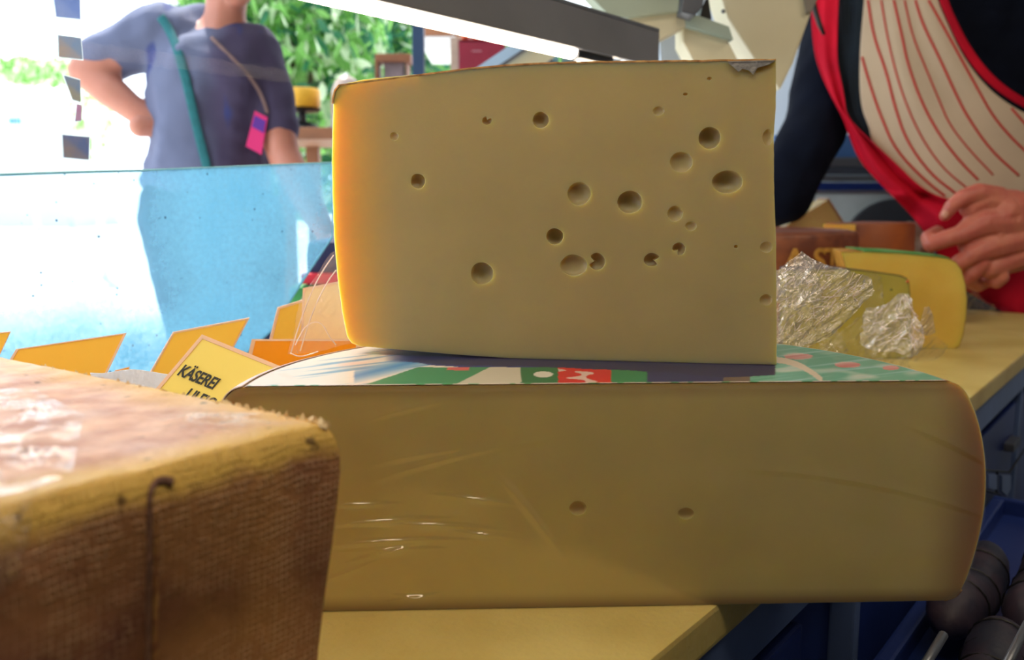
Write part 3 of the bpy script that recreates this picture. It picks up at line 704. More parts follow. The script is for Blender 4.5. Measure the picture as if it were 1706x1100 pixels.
WL = Matrix.Translation(lc0) @ Matrix.Rotation(rz, 4, 'Z')
hw = halfwheel(prof)
hl = []
for (u, v, r_, nz) in ((963, 847, 15, .85), (1143, 856, 14, .75)):
    c = PP(u, v, LA, ln); q = c-lc0; hl.append((q.dot(ld), q.z, r_*c.y/F, 1, nz, .8, None))
top_y = prof[-1][1]
outl_ = [(0, 0)]+[(x, z) for x, z in prof]+[(0, top_y)]+[(-x, z) for x, z in prof[::-1]]
hw = weld([hw, holed_cap(outl_, hl, lambda a_, z_, d_: Vector((a_, d_, z_)), .012)]); hw.transform(WL)
Rr = max(p[0] for p in prof)
M['paste_low'] = paste_mat('paste_lower', (232, 213, 140), (176, 130, 80), 'absx', Rr-.05, Rr+.004, .018, zband=((ZT-.012, ZT+.004), (.012, -.002)), zcol=(160, 118, 72))
flat_faces(link('paste', hw, M['paste_low'], lw, True, angle=35), Vector((0, 1, 0)))
# dark rind line at the bottom
rb = [p for p in prof if p[1] < .004]
loops = []
for k in range(61):
    a = PI*k/60; loops.append([Vector((math.cos(a)*(r_+.0008), math.sin(a)*(r_+.0008), z_)) for r_, z_ in prof[:max(6, len(prof)//5)]])
mm = loft(loops, closed=False); mm.transform(WL)
link('rind', solid(mm, .0012), mat('lower_rind', (150, 96, 48), .7, col2=(196, 150, 90), nscale=80, bump=.6, bscale=150, sss=.6, sscale=.01), lw, True)
# printed paper on top, shadow of the upright cheese painted in
def pcol(p):
    u, v = proj(p)
    n1 = noise.noise(Vector((u*.02, v*.09, 3))); n2 = noise.noise(Vector((u*.006+3, v*.3+u*.035, 9)))
    c = [238, 224, 212]
    def mixc(c, d, t): t = max(0, min(1, t)); return [c[i]*(1-t)+d[i]*t for i in range(3)]
    if u < 760:
        c = mixc(c, (120, 160, 190), (n2-.18)*3.2)
        c = mixc(c, (244, 190, 170), (n1-.25)*1.5)
        t = (u-640)/50; b = v-(628-(u-590)*.24)
        if 590 < u < 760 and b > -14 and b < 12: c = mixc(c, (60, 140, 200), 1-abs(b+1)/14)
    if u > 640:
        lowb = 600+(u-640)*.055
        if v < lowb+6*n1 + 4 and u < 1260: c = mixc(c, (30, 46, 120), min(1, (u-640)/70))  # blue print mixed with the upright cheese's painted shadow
    if v > 612 and u < 1300:
        e = 4*n1
        if 672+e-(v-620)*3 < u < 800-(v-620)*2: c = [46, 140, 96]
        if 745 < u < 782 and abs(v-614) < 3: c = [214, 90, 96]
        if 800-(v-620)*2 <= u < 868: c = [206, 196, 176]
        if 868 <= u < 930: c = [20, 110, 70] if abs((u-905)/16)**2+((v-624)/5)**2 > 1 else [225, 215, 200]
        if 930 <= u < 1018: c = [214, 24, 40] if n1 > -.2 else [226, 190, 180]
        if 1018 <= u < 1078: c = [30, 130, 86]
        if 1078 <= u < 1205: c = [24, 36, 96]
        if u >= 1205: c = [110, 90, 84]
    if u >= 1290 or (u > 1250 and v > 612):
        c = [92, 170, 142]
        c = mixc(c, (190, 206, 190), (n1-.05)*2.4)
        c = mixc(c, (150, 196, 196), (n2-.1)*2)
        if abs(v-(600+((u-1290)/70)**2*26)) < 5 and u < 1370: c = [222, 204, 180]
        for (a, b, ra_, rb_) in ((1412, 608, 22, 5), (1484, 613, 14, 4), (1330, 594, 24, 5)):
            if ((u-a)/ra_)**2+((v-b)/rb_)**2 < 1: c = mixc([206, 120, 116], (222, 200, 190), .4+.8*n2)
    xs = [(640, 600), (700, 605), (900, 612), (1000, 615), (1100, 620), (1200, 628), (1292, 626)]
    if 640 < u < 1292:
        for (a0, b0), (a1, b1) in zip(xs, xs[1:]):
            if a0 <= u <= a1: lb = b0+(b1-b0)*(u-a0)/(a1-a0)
        if v < lb+2.5*n1: c = mixc(c, (20, 26, 84), min(1, (u-640)/60))  # contact shadow below the upright cheese, painted in near-black navy
    # printed rim: white with green dashes
    q = WL.inverted() @ p
    if q.y < .0022:
        c = [60, 160, 100] if (noise.noise(Vector((u*.045, 1, 1))) > .12) else [240, 222, 208]
    if q.length > 0 and math.hypot(q.x, q.y) > Rt-.003: c = [232, 205, 196]
    return c
Rt = prof[-1][0]; tp = [p for p in prof if p[1] > ZT-.012]
def labfn(s, t):
    a = PI*s
    # t 0..1 centre -> rim then round the shoulder
    if t < .85: r_, z_ = Rt*t/.85, ZT
    else:
        k = (t-.85)/.15*(len(tp)-1); i = min(int(k), len(tp)-2); f = k-i
        b = tp[::-1]; r_ = b[i][0]*(1-f)+b[i+1][0]*f; z_ = b[i][1]*(1-f)+b[i+1][1]*f
        if a < PI*.5: z_ = max(z_, ZT-.0025); 
        r_ = min(r_, Rt+.03)
    return WL @ Vector((math.cos(a)*(r_+.0006), math.sin(a)*(r_+.0006), z_+.0007))
def labgrid():
    # rows parallel to the cut so that the print stays crisp along it
    vs, fs, nx, ny = [], [], 420, 110
    for j in range(ny):
        y = (Rt+.006)*(j/(ny-1))**1.5*.999
        hwid = math.sqrt(max(1e-8, (Rt+.006)**2-y*y))
        for i in range(nx):
            x = -hwid + 2*hwid*i/(nx-1); rr = math.hypot(x, y)
            z = ZT+.0008
            if rr > Rt-.002:
                k = rr-(Rt-.002); z -= k*.45
            vs.append(WL @ Vector((x, y, z)))
    for j in range(ny-1):
        for i in range(nx-1): fs.append((j*nx+i, j*nx+i+1, (j+1)*nx+i+1, (j+1)*nx+i))
    me = mesh(vs, fs); ca = me.color_attributes.new('print', 'FLOAT_COLOR', 'POINT')
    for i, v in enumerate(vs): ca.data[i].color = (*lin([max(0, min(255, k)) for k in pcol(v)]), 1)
    return me
def vc_mat(name, rough=.4, coat=.3):
    m = mat(name, (255, 255, 255), rough, coat=coat); nt = m.node_tree
    a = nt.nodes.new('ShaderNodeVertexColor'); a.layer_name = 'print'
    nt.links.new(a.outputs[0], nt.nodes['Principled BSDF'].inputs['Base Color']); return m
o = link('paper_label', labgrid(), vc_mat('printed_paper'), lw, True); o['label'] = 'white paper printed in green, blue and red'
# white paper shoulder at left end
loops = []
for k in range(40):
    a = PI*(1-.42*k/39); loops.append([Vector((math.cos(a)*(r_+.001), math.sin(a)*(r_+.001), z_+.0006)) for r_, z_ in tp])
mm = loft(loops, closed=False); mm.transform(WL)
link('paper_shoulder', solid(mm, .0008), mat('white_waxed_paper', (236, 214, 206), .4, col2=(214, 196, 200), nscale=60), lw, True)
# cling film over the cut face, gathered in folds at lower left
def wr(s, z):
    w_ = 0
    for (cs, cz, ang, lg, wd, am) in WR:
        dx, dz = s-cs, z-cz; a = dx*math.cos(ang)+dz*math.sin(ang); b = -dx*math.sin(ang)+dz*math.cos(ang)+.9*a*a
        w_ += am*math.exp(-(a/lg)**2-(b/wd)**2)
    return w_
WR = []
rw = random.Random(3)
for (u0, v0, u1, v1) in ((560, 872, 700, 862), (640, 870, 780, 875), (550, 905, 740, 895), (610, 915, 720, 912), (750, 825, 830, 835), (770, 885, 830, 892), (545, 965, 615, 938), (650, 1000, 725, 988), (660, 990, 720, 996),
                         (640, 790, 860, 735), (620, 770, 800, 740), (560, 840, 640, 838), (600, 930, 690, 905), (1280, 770, 1640, 845), (1500, 700, 1625, 760), (840, 800, 920, 900), (600, 700, 760, 660), (1560, 720, 1640, 770)):
    a, b = PP(u0, v0, LA, ln)-lc0, PP(u1, v1, LA, ln)-lc0
    s0, z0, s1, z1 = a.dot(ld), a.z, b.dot(ld), b.z
    big = u0 < 840 and v0 > 820
    WR.append(((s0+s1)/2, (z0+z1)/2, math.atan2(z1-z0, s1-s0), math.hypot(s1-s0, z1-z0)*.5, .0012 if big else .0022, .0016 if big else .0007))
outl = [(r_, z_) for r_, z_ in prof]
def half_at(z):
    for (r0, z0), (r1, z1) in zip(outl, outl[1:]):
        if z0 <= z <= z1 and z1 > z0: return r0+(r1-r0)*(z-z0)/(z1-z0)
    return outl[-1][0]
def filmfn(s, t):
    z = .001+(ZT-.002)*t; hh_ = half_at(z); x = -hh_+2*hh_*s
    d = .0016+wr(x, z)+.0004*noise.noise(Vector((x*30, z*40, 5)))
    return lc0 + ld*x + Z*z - ln*d
fm = grid(460, 240, filmfn)
M['film_flat'] = film_mat('cling_film_taut', .045, .5, 14, .06, (1, 1, 3), .16, gmin=.16, gmax=1)
o = link('cling_film', fm, M['film_flat'], lw, True)

# ---- upper upright piece
UA, UB = PZ(600, 591, ZT+.001), PZ(1294, 608.5, ZT+.001)
ud = (UB-UA).normalized(); un = Vector((-ud.y, ud.x, 0))
uo = [(600, 577), (586, 572), (578, 560), (570, 520), (562, 460), (557, 400), (554, 330), (553, 270), (554, 210), (556, 165), (559, 152), (566, 144), (580, 138), (610, 132), (700, 123.5), (800, 114.5), (850, 110), (900, 107.5), (1000, 105), (1100, 104), (1200, 102.5), (1293, 101.5),
      (1292.5, 180), (1289, 230), (1290, 330), (1293, 400), (1294, 608), (1100, 604), (950, 600), (850, 597), (760, 591), (680, 584)]
def upl(u, v): p = PP(u, v, UA, un)-UA; return (p.dot(ud), p.z)
o2 = [upl(*p) for p in uo]
o2 = resample(o2, .004)
zmin = min(z for s, z in o2)
# jagged crumbs along the rind
o2 = [(s+.0003*noise.noise(Vector((s*300, z*300, 1))), max(0.0, z)+(.0006*noise.noise(Vector((s*260, 2, 2))) if z > .15 else 0)) for s, z in o2]
UAz = Vector((UA.x, UA.y, ZT+.001))
def PU(s, z, d): return UAz + ud*s + un*d + Z*z
smin, smax = min(p[0] for p in o2), max(p[0] for p in o2)
loops = []
for k in range(11):
    d = .12*k/10; R = .2; off = R-math.sqrt(R*R-d*d)
    loops.append([PU(smin+off+(s-smin)*(1-off/(smax-smin)), z, d) for s, z in o2])
um = loft(loops, caps=False)
back = mesh(loops[-1], [tuple(range(len(loops[-1])))])
HO = [(811, 201, 8, 1, .8, .9, (1.2, .5)), (901, 200, 13, 1, 1, 1, None), (657, 227, 7, 1, 1, .5, None), (696, 302, 12, 1, 1, 1, None), (803, 456, 18.5, 1, 1, .8, None),
      (924, 394, 14, 1, .95, 1.2, None), (965, 323, 19, 1, 1, .65, None), (1049, 337, 20, 1, .92, .8, None), (1135, 270, 18, 1, .92, .45, None), (1182, 230, 17.5, 1, 1, 1.0, None),
      (1212, 303, 24, 1, .76, .7, None), (1097, 185, 9, 1, .8, .4, None), (1125, 356, 12.5, 1, 1, .55, None), (1151, 377, 9, 1, .85, .4, None), (956, 442, 22, 1, .8, .45, None),
      (994, 436, 14, 1, 1.02, .8, (3.0, .55)), (1086, 433, 13, 1, .85, .9, (-.2, .6)), (1131, 415, 10.5, 1, 1, .9, (4.0, .6)), (1279, 229, 10, .8, 1.3, .5, None),
      (1277, 412, 10, 1, .9, .35, None), (1276, 500, 10, 1, .95, .5, None), (1142, 157, 3.6, 1, .7, 1.5, None), (1182, 131, 4, 1, .7, 1, None), (1226, 411, 3, 1, 1, 1.5, None)]
hl = []
for (u, v, r_, sx_, sz_, dp, nt_) in HO:
    c = PP(u, v, UA, un); hl.append(((c-UA).dot(ud), (c-UAz).z, r_*c.y/F*1.02, sx_, sz_, dp, nt_))
um = weld([um, back, holed_cap(o2, hl, PU, .006)])
uc = empty('upright_cheese_piece', UAz, 'upright pale yellow cheese piece with round holes, standing on the lower cheese', 'cheese', rz=math.atan2(ud.y, ud.x))
M['paste_up'] = paste_mat('paste_upper', (180, 162, 114), (226, 176, 86), 'x', .045, smin-.004, .03, zband=((.212, .240),), zcol=(132, 106, 64))  # amber left edge: rind tone plus painted backlit glow; dark top band is painted shade
flat_faces(link('paste', um, M['paste_up'], uc, True, angle=35), Vector((0, 1, 0)))
# thin brown rind over top and back
idx = [i for i, (s, z) in enumerate(o2) if z > .214 and s < smax-.0005 or (z > .19 and s < smin+.01)]
idx = sorted(idx)
loops = []
for k in range(9):
    d = -.0002+.118*k/8; R = .2; off = R-math.sqrt(max(0, R*R-d*d))
    loops.append([PU(smin+off+(o2[i][0]-smin)*(1-off/(smax-smin))-(.0005 if o2[i][0] < smin+.01 else 0), o2[i][1]+.0007, d) for i in idx])
link('rind', solid(loft(loops, closed=False), .0014), mat('upper_rind', (120, 84, 44), .7, col2=(190, 150, 96), nscale=120, bump=.5, bscale=200, sss=.4, sscale=.01), uc, True, angle=40)
fp = [(1213, 105), (1226, 103), (1262, 102.5), (1290, 103), (1277, 109), (1262, 113), (1255, 124), (1246, 117), (1237, 115), (1230, 120), (1222, 112)]
o = link('foil_scrap', slab([PP(u, v, UA-un*.002, un) for u, v in fp], -un*.0006), M['foil'], uc); o['label'] = 'torn silver foil scrap'
o = link('foil_fold', slab([PU(p[0], .2385, 0)+Z*0 for p in []] or [PP(1213, 104, UA-un*.003, un), PP(1290, 102, UA-un*.003, un), PP(1292, 99.5, UA+un*.02, un), PP(1222, 100, UA+un*.02, un)], Z*.0006), M['foil'], uc)

# ---- brown front-left block
BT = .1735
Cc = PZ(574, 703, BT); BL = PZ(0, 588, BT); FL = PZ(0, 852, BT)
d1 = (BL-Cc).normalized(); d2 = (FL-Cc).normalized()
poly = [Cc, Cc+d1*.36, Cc+d1*.36+d2*.24, Cc+d2*.24]
def rounded(poly, r, inset, nseg=8):
    cen = sum(poly, Vector())/4; out = []
    n = len(poly)
    pts = []
    for i in range(n):
        a, b, c = poly[i-1], poly[i], poly[(i+1) % n]
        e1 = (a-b).normalized(); e2 = (c-b).normalized(); ang = e1.angle(e2); s_ = math.sin(ang)
        pts.append((b + (e1+e2)*(inset/s_), e1, e2))
    for p, e1, e2 in pts:
        for k in range(nseg+1):
            t = k/nseg; q1, q2 = p+e1*r, p+e2*r
            out.append(q1*(1-t)**2 + p*2*t*(1-t) + q2*t*t)
    return out
def perim(loop, n=320):
    return [tuple(q) for q in [Vector(polyat([tuple(p) for p in loop]+[tuple(loop[0])], i/n)) for i in range(n)]]
loops = []
lev = [(0, .012), (.03, .0105), (.06, .0088), (.09, .006), (.115, .0035), (.135, .0015), (.150, .0004), (.158, .0004)]
lev += [(.158+.0155*math.sin(a), .0004+.0085*(1-math.cos(a))) for a in [PI/2*k/8 for k in range(1, 9)]]
lev += [(BT, .014), (BT+.0002, .03), (BT+.0004, .06), (BT+.0004, .1)]
for z_, ins in lev:
    lp_ = perim(rounded(poly, .005+min(ins, .009)*.3, ins))
    row = []
    for (x, y, _) in lp_:
        nn = noise.noise(Vector((x*60, y*60, z_*60)))
        row.append(Vector((x, y, max(0, z_ + (.0008*nn if .1 < z_ < BT+.0003 else 0)))) + Vector((noise.noise(Vector((x*40, y*40, z_*40))), noise.noise(Vector((x*40+9, y*40, z_*40))), 0))*(.0009 if z_ > .14 else .0004))
    loops.append(row)
bme = loft(loops)
bc = empty('brown_rind_cheese', (Cc.x, Cc.y, 0), 'large block of cheese with brown cloth-textured rind and worn yellow edge', 'cheese', rz=math.atan2(d2.y, d2.x))
def brown_mat():
    m = mat('brown_cloth_rind', (120, 72, 44), .55, sss=.15, sscale=.005, spec=.4); nt = m.node_tree; N = nt.nodes; L = nt.links; b = N['Principled BSDF']
    tc = N.new('ShaderNodeTexCoord'); sx = N.new('ShaderNodeSeparateXYZ'); L.new(tc.outputs['Object'], sx.inputs[0])
    def noi(s, d=5, x=None):
        n = N.new('ShaderNodeTexNoise'); n.inputs['Scale'].default_value = s; n.inputs['Detail'].default_value = d; L.new(tc.outputs['Object'], n.inputs['Vector']); return n.outputs['Fac']
    def ma(op, a, b_=None, c=None):
        n = N.new('ShaderNodeMath'); n.operation = op
        for i, q in enumerate((a, b_, c)):
            if q is None: continue
            if isinstance(q, (int, float)): n.inputs[i].default_value = q
            else: L.new(q, n.inputs[i])
        return n.outputs[0]
    def mr(x, a, b_, c, d):
        n = N.new('ShaderNodeMapRange'); L.new(x, n.inputs[0])
        for i, q in enumerate((a, b_, c, d)): n.inputs[i+1].default_value = q
        return n.outputs[0]
    def mx(f, a, b_):
        n = N.new('ShaderNodeMix'); n.data_type = 'RGBA'
        if isinstance(f, (int, float)): n.inputs[0].default_value = f
        else: L.new(f, n.inputs[0])
        for i, q in ((6, a), (7, b_)):
            if isinstance(q, tuple): n.inputs[i].default_value = (*lin(q), 1)
            else: L.new(q, n.inputs[i])
        return n.outputs[2]
    wob = ma('MULTIPLY', noi(28), .008)
    K = 2*PI/.0031
    wx = ma('SINE', ma('MULTIPLY', ma('ADD', sx.outputs[0], wob), K)); wy = ma('SINE', ma('MULTIPLY', ma('ADD', sx.outputs[1], wob), K)); wz = ma('SINE', ma('MULTIPLY', ma('ADD', sx.outputs[2], wob), K))
    # side weave x*z, top weave x*y
    istop = mr(sx.outputs[2], BT-.006, BT-.001, 0, 1)
    th_s = ma('MAXIMUM', wx, wz); th_t = ma('MAXIMUM', ma('MULTIPLY', wx, .8), wy)
    weave = ma('ADD', ma('MULTIPLY', th_s, ma('SUBTRACT', 1, istop)), ma('MULTIPLY', th_t, istop))
    wv = mr(weave, .2, 1, 0, 1)
    patch = mr(noi(16, 6), .38, .62, 0, 1)
    wvp = ma('MULTIPLY', wv, ma('MULTIPLY', patch, mr(noi(170, 3), .40, .60, .1, 1)))
    side = mx(mr(noi(15, 8), .38, .62, 0, 1), (108, 62, 56), (178, 122, 88))
    side = mx(ma('MULTIPLY', wvp, .75), side, (226, 186, 152))
    # large mottling: yellowish low-left, reddish under edge
    side = mx(mr(noi(7, 3), .45, .62, 0, .65), side, (176, 128, 64))
    top = mx(mr(noi(40, 8), .35, .65, 0, 1), (190, 136, 118), (232, 190, 168))
    top = mx(ma('MULTIPLY', wvp, .55), top, (226, 196, 186))
    col = mx(istop, side, top)
    # worn yellow band where the edge has been rubbed
    zz = ma('ADD', sx.outputs[2], ma('MULTIPLY', ma('SUBTRACT', noi(30, 5), .5), .022))
    band = ma('MULTIPLY', mr(zz, BT-.017, BT-.008, 0, 1), mr(sx.outputs[1], -.028, -.012, 1, 1))
    dist = ma('ADD', ma('ABSOLUTE', sx.outputs[1]), ma('MULTIPLY', ma('SUBTRACT', noi(26, 5), .5), .03))
    near = mr(dist, .008, .034, 1, 0)
    distx = mr(ma('ADD', sx.outputs[0], ma('MULTIPLY', ma('SUBTRACT', noi(26, 5), .5), .03)), .010, .045, .8, 0)
    band = ma('MULTIPLY', band, ma('MAXIMUM', near, distx))
    col = mx(ma('MULTIPLY', band, .92), col, (224, 184, 92))
    dk = ma('MULTIPLY', mr(noi(75, 3), .66, .72, 0, .75), mr(sx.outputs[2], BT-.05, BT-.02, 0, 1))
    col = mx(dk, col, (60, 30, 26))
    L.new(col, b.inputs['Base Color'])
    bp = N.new('ShaderNodeBump'); bp.inputs['Strength'].default_value = .75; bp.inputs['Distance'].default_value = .0012
    L.new(ma('ADD', wvp, ma('MULTIPLY', noi(120, 5), 1.2)), bp.inputs['Height']); L.new(bp.outputs[0], b.inputs['Normal'])
    L.new(mr(noi(30), .3, .7, .38, .7), b.inputs['Roughness'])
    return m
link('rind', bme, brown_mat(), bc, True, angle=50)
# front plane of the block for things on it
fo = Cc + Vector((0, 0, 0)); fn = Vector((-d2.y, d2.x, 0)); fn = fn if fn.y < 0 else -fn
def FP(u, v, off=0): return PP(u, v, fo+fn*off, fn)
sm = [(289, 806), (276, 802), (262, 808), (252, 824), (248, 850), (250, 900), (252, 960), (255, 1020), (258, 1100), (262, 1200)]
spts = [FP(*p) for p in smooth_poly(sm, 2)]
def inset_at(z):
    for (z0, i0), (z1, i1) in zip(lev, lev[1:]):
        if z0 <= z <= z1: return i0+(i1-i0)*(z-z0)/max(1e-9, z1-z0)
    return 0
spts = [p-fn*inset_at(p.z) for p in spts]
link('crease', tube(spts, [.0013*(1.9-.9*min(1, i/12)) for i in range(len(spts))], 8), mat('dark_crease', (126, 88, 72), .7, noise_amt=.4, nscale=100, bump=.6, bscale=200), bc, True)
sp2 = [FP(u+12, v) for u, v in smooth_poly(sm[4:], 2)]; sp2 = [p-fn*(inset_at(p.z)+.0004) for p in sp2]
link('ridge', tube(sp2, [.0014+.0007*noise.noise(p*300) for p in sp2], 8), mat('ridge_rind', (170, 122, 66), .7, col2=(120, 70, 44), nscale=200, bump=.6, bscale=200), bc, True)
# crumbs along the worn rim
cv, cf = [], []
rc_ = random.Random(5)
for k in range(230):
    t = rc_.random()**1.5*.26
    base = Cc + d1*(t+.004) + d2*(.006+rc_.random()*.004); s_ = rc_.uniform(.0007, .0019)*(1.5 if t < .08 else 1)
    b0 = len(cv); c0 = base + Z*(-.0028+rc_.random()*.0018)
    q = [Vector((rc_.uniform(-1, 1), rc_.uniform(-1, 1), rc_.uniform(-.6, .6))).normalized()*s_ for _ in range(5)]
    q.append(Vector((rc_.uniform(-.6, .6), rc_.uniform(-.6, .6), rc_.uniform(.8, 1.9)))*s_)
    cv += [c0+x for x in q]
    for f in ((0, 1, 5), (1, 2, 5), (2, 3, 5), (3, 4, 5), (4, 0, 5), (0, 2, 1), (0, 3, 2), (0, 4, 3)): cf.append(tuple(b0+i for i in f))
o = link('crumbs', mesh(cv, cf), mat('crumb', (244, 220, 176), .7), bc); o['kind'] = 'stuff'
# crumpled cling film
def ridged(p, sc1):
    a = 0; am = 1; s = sc1
    for _ in range(4):
        a += am*(1-abs(noise.noise(p*s))*2); am *= .55; s *= 2.1
    return a
def crumple(name, corners, Y, amp, m, n=70, sc1=25, parent=None, edge=.15, seed=0, yfn=None, mask=None):
    """corners: four pixel polylines-ish (tl,tr,br,bl); sheet with ridges; ragged outline"""
    tl, tr, br, bl = corners
    def f(s, t):
        jag = edge*noise.noise(Vector((s*5+seed, t*5, seed)))
        ss = min(1, max(0, s+jag*(.5-abs(s-.5) < .12)*.5)); tt = t
        top = polyat(tl, ss); bot = polyat(bl, ss)
        u = top[0]*(1-tt)+bot[0]*tt; v = top[1]*(1-tt)+bot[1]*tt
        yy = Y + (yfn(s, t) if yfn else 0)
        p = P(u, v, yy)
        q = Vector((p.x, p.y*.3, p.z))+Vector((seed, 0, 0))
        qa, qb = q.x*.73+q.z*.68, -q.x*.68+q.z*.73
        d = .7*ridged(Vector((qa*.45, q.y, qb*1.5)), sc1)+.3*ridged(q, sc1*1.7)-1.0
        return p + Vector((.25*amp*noise.noise(q*60), -d*amp, .5*amp*noise.noise(q*50+Vector((5, 5, 5)))))
    me = grid(n, n, f)
    return me
M['film_cr'] = film_mat('cling_film_crumpled', .13, .5, 130, .7, (1, 1, 1), .15, gmin=.3, gmax=1.1)
M['film_thin'] = film_mat('cling_film_thin', .035, .20, 90, .5, (1, 1, 1), .16, gmin=.12, gmax=1.4)

# film lying on the brown block
def onplane_film(pts_top, pts_bot, n, amp, seed, plane='top', off=.001):
    def f(s, t):
        a, b = polyat(pts_top, s), polyat(pts_bot, s); u, v = a[0]*(1-t)+b[0]*t, a[1]*(1-t)+b[1]*t
        p = PZ(u, v, BT+off) if plane == 'top' else FP(u, v, off)
        edge_ = min(s, 1-s, t, 1-t)*5; edge_ = min(1, edge_)
        h_ = max(0, ridged(p+Vector((seed, 0, 0)), 55)-.8)*amp*edge_
        if plane == 'top': return p+Z*h_
        return p+fn*(h_-inset_at(min(p.z, .17)))
    return grid(n, n, f)
bf = empty('cling_film_sheet', PZ(60, 750, BT), 'thin crumpled cling film lying on the brown block at left edge', 'cling film')
link('sheet', onplane_film([(-60, 640), (60, 650), (140, 690)], [(-60, 840), (60, 812), (120, 790)], 90, .0022, 2), film_mat('film_sheet', .05, .35, 80, .4, rough=.2, mask=45, gmin=.3, gmax=1), bf)
link('flap', onplane_film([(-60, 850), (30, 838), (78, 800)], [(-60, 1010), (10, 985), (36, 940)], 60, .003, 6, 'front', .0008), M['film_thin'], bf)
sf = empty('cling_film_scrap', PZ(330, 690, BT), 'shiny flat film patch on top of the brown block behind its edge', 'cling film')
link('sheet', onplane_film([(248, 694), (330, 682), (440, 690)], [(300, 712), (380, 716), (450, 704)], 50, .0008, 9, 'top', .0008), film_mat('film_patch', .10, .30, 300, .8, rough=.3, mask=60, gmin=.5, gmax=.9), sf)
lf = empty('cling_film_scrap', PZ(30, 670, BT), 'pale glossy film patch on far left top of the brown block', 'cling film')
link('sheet', onplane_film([(-30, 660), (30, 660), (76, 664)], [(-30, 694), (20, 690), (70, 676)], 40, .0006, 12, 'top', .0008), film_mat('film_patch2', .10, .35, 300, .8, rough=.3, mask=60, gmin=.5, gmax=.9), lf)

# ================================================================== wedges on the right
def wedge(name, out, contact, dirv, depth, label, pm, rindm, side=None, taper=1.0, z0=0, step=.006):
    """standing cut piece: front outline in pixels, contact pixel gives its place"""
    A = PZ(*contact, z0); d = Vector(dirv).normalized(); n = Vector((-d.y, d.x, 0))
    o3 = []
    for (u, v) in out:
        p = PP(u, v, A, n)-A; o3.append((p.dot(d), max(0, p.z-z0)))
    o3 = resample(o3, step); o3 = [(a, b+.0003*noise.noise(Vector((a*200, b*200, 3)))) for a, b in o3]; o3 = [(a, max(0, b)) for a, b in o3]
    sm_ = sum(a for a, b in o3)/len(o3)
    e = empty(name, A, label, 'cheese', rz=math.atan2(d.y, d.x))
    def loopat(y, k=1.0, kz=0): return [A + d*(sm_+(a-sm_)*k) + n*y + Z*(b*(1-kz)+(z0*0)) for a, b in o3]
    link('paste', loft([loopat(0), loopat(.004), loopat(depth*.5, 1-(1-taper)*.5), loopat(depth, taper)]), pm, e, True, angle=40)
    # rind shell all round, behind the front face
    rl = [[A + d*(sm_+(a-sm_)*k*1.006) + n*y + Z*(b*1.006) for a, b in o3] for y, k in ((.0005, 1), (depth*.5, 1-(1-taper)*.5), (depth*1.004, taper))]
    link('rind', solid(loft(rl, closed=True, caps=False), .0016), rindm, e, True, angle=40)
    return e, A, d, n
def simple_paste(name, c, c2): 
    return mat(name, c, .45, sss=.8, srad=(1, .6, .15), sscale=.02, col2=c2, nscale=12, bump=.15, bscale=120, spec=.35)
rind_y = mat('yellow_rind', (196, 136, 44), .6, noise_amt=.3, nscale=40, bump=.3, sss=.4, sscale=.01)
w1o = [(1402, 421), (1440, 421), (1500, 423.5), (1560, 429), (1580, 432), (1592, 438), (1601, 450), (1608, 475), (1610.5, 500), (1609, 530), (1604, 558), (1598, 577), (1590, 582), (1500, 581), (1440, 578), (1432, 540), (1420, 480)]
e1, A1, dd1, nn1 = wedge('yellow_cheese_wedge', w1o, (1595, 581), (1, .05, 0), .10, 'tall bright yellow cheese wedge with green printed top on the board', simple_paste('yellow_paste', (238, 204, 100), (230, 192, 84)), rind_y, taper=.8)
zt1 = None
lab1 = [(1440, 420.5), (1500, 423), (1560, 428.5), (1582, 432)]
tpts = [PP(u, v-.6, A1, nn1) for u, v in lab1]
me1 = loft([[p+Z*.001 for p in tpts], [p+nn1*.03+Z*.004 for p in tpts], [p+nn1*.085+Z*.004 for p in tpts]], closed=False)
link('paper_label', solid(me1, .0014), mat('green_white_print', (40, 130, 50), .5, col2=(90, 160, 90), nscale=22), e1)
w2o = [(1300, 452), (1400, 449), (1450, 453), (1500, 460.5), (1510, 465), (1514, 476), (1517, 520), (1518, 596), (1400, 600), (1300, 600)]
e2, A2, dd2, nn2 = wedge('herb_cheese_wedge', w2o, (1500, 598), (1, .08, 0), .09, 'greenish herb flecked cheese wedge with dark rind behind crumpled film', simple_paste('herb_paste', (186, 172, 84), (172, 158, 70)), mat('dark_plum_rind', (70, 46, 50), .5, noise_amt=.4, nscale=50), taper=.7)
for (u, v, r_, c) in ((1512, 469, 3.2, (200, 90, 40)), (1485, 483, 2.2, (70, 80, 40)), (1470, 492, 1.6, (60, 70, 40)), (1495, 520, 1.8, (70, 80, 40)), (1440, 470, 1.8, (70, 80, 40)), (1425, 500, 2, (70, 80, 40))):
    p = PP(u, v, A2, nn2); link('herb_fleck', sphere_me(p, (r_*A2.y/F, .0012, r_*A2.y/F*.8)), mat('fleck', c, .6), e2, True)
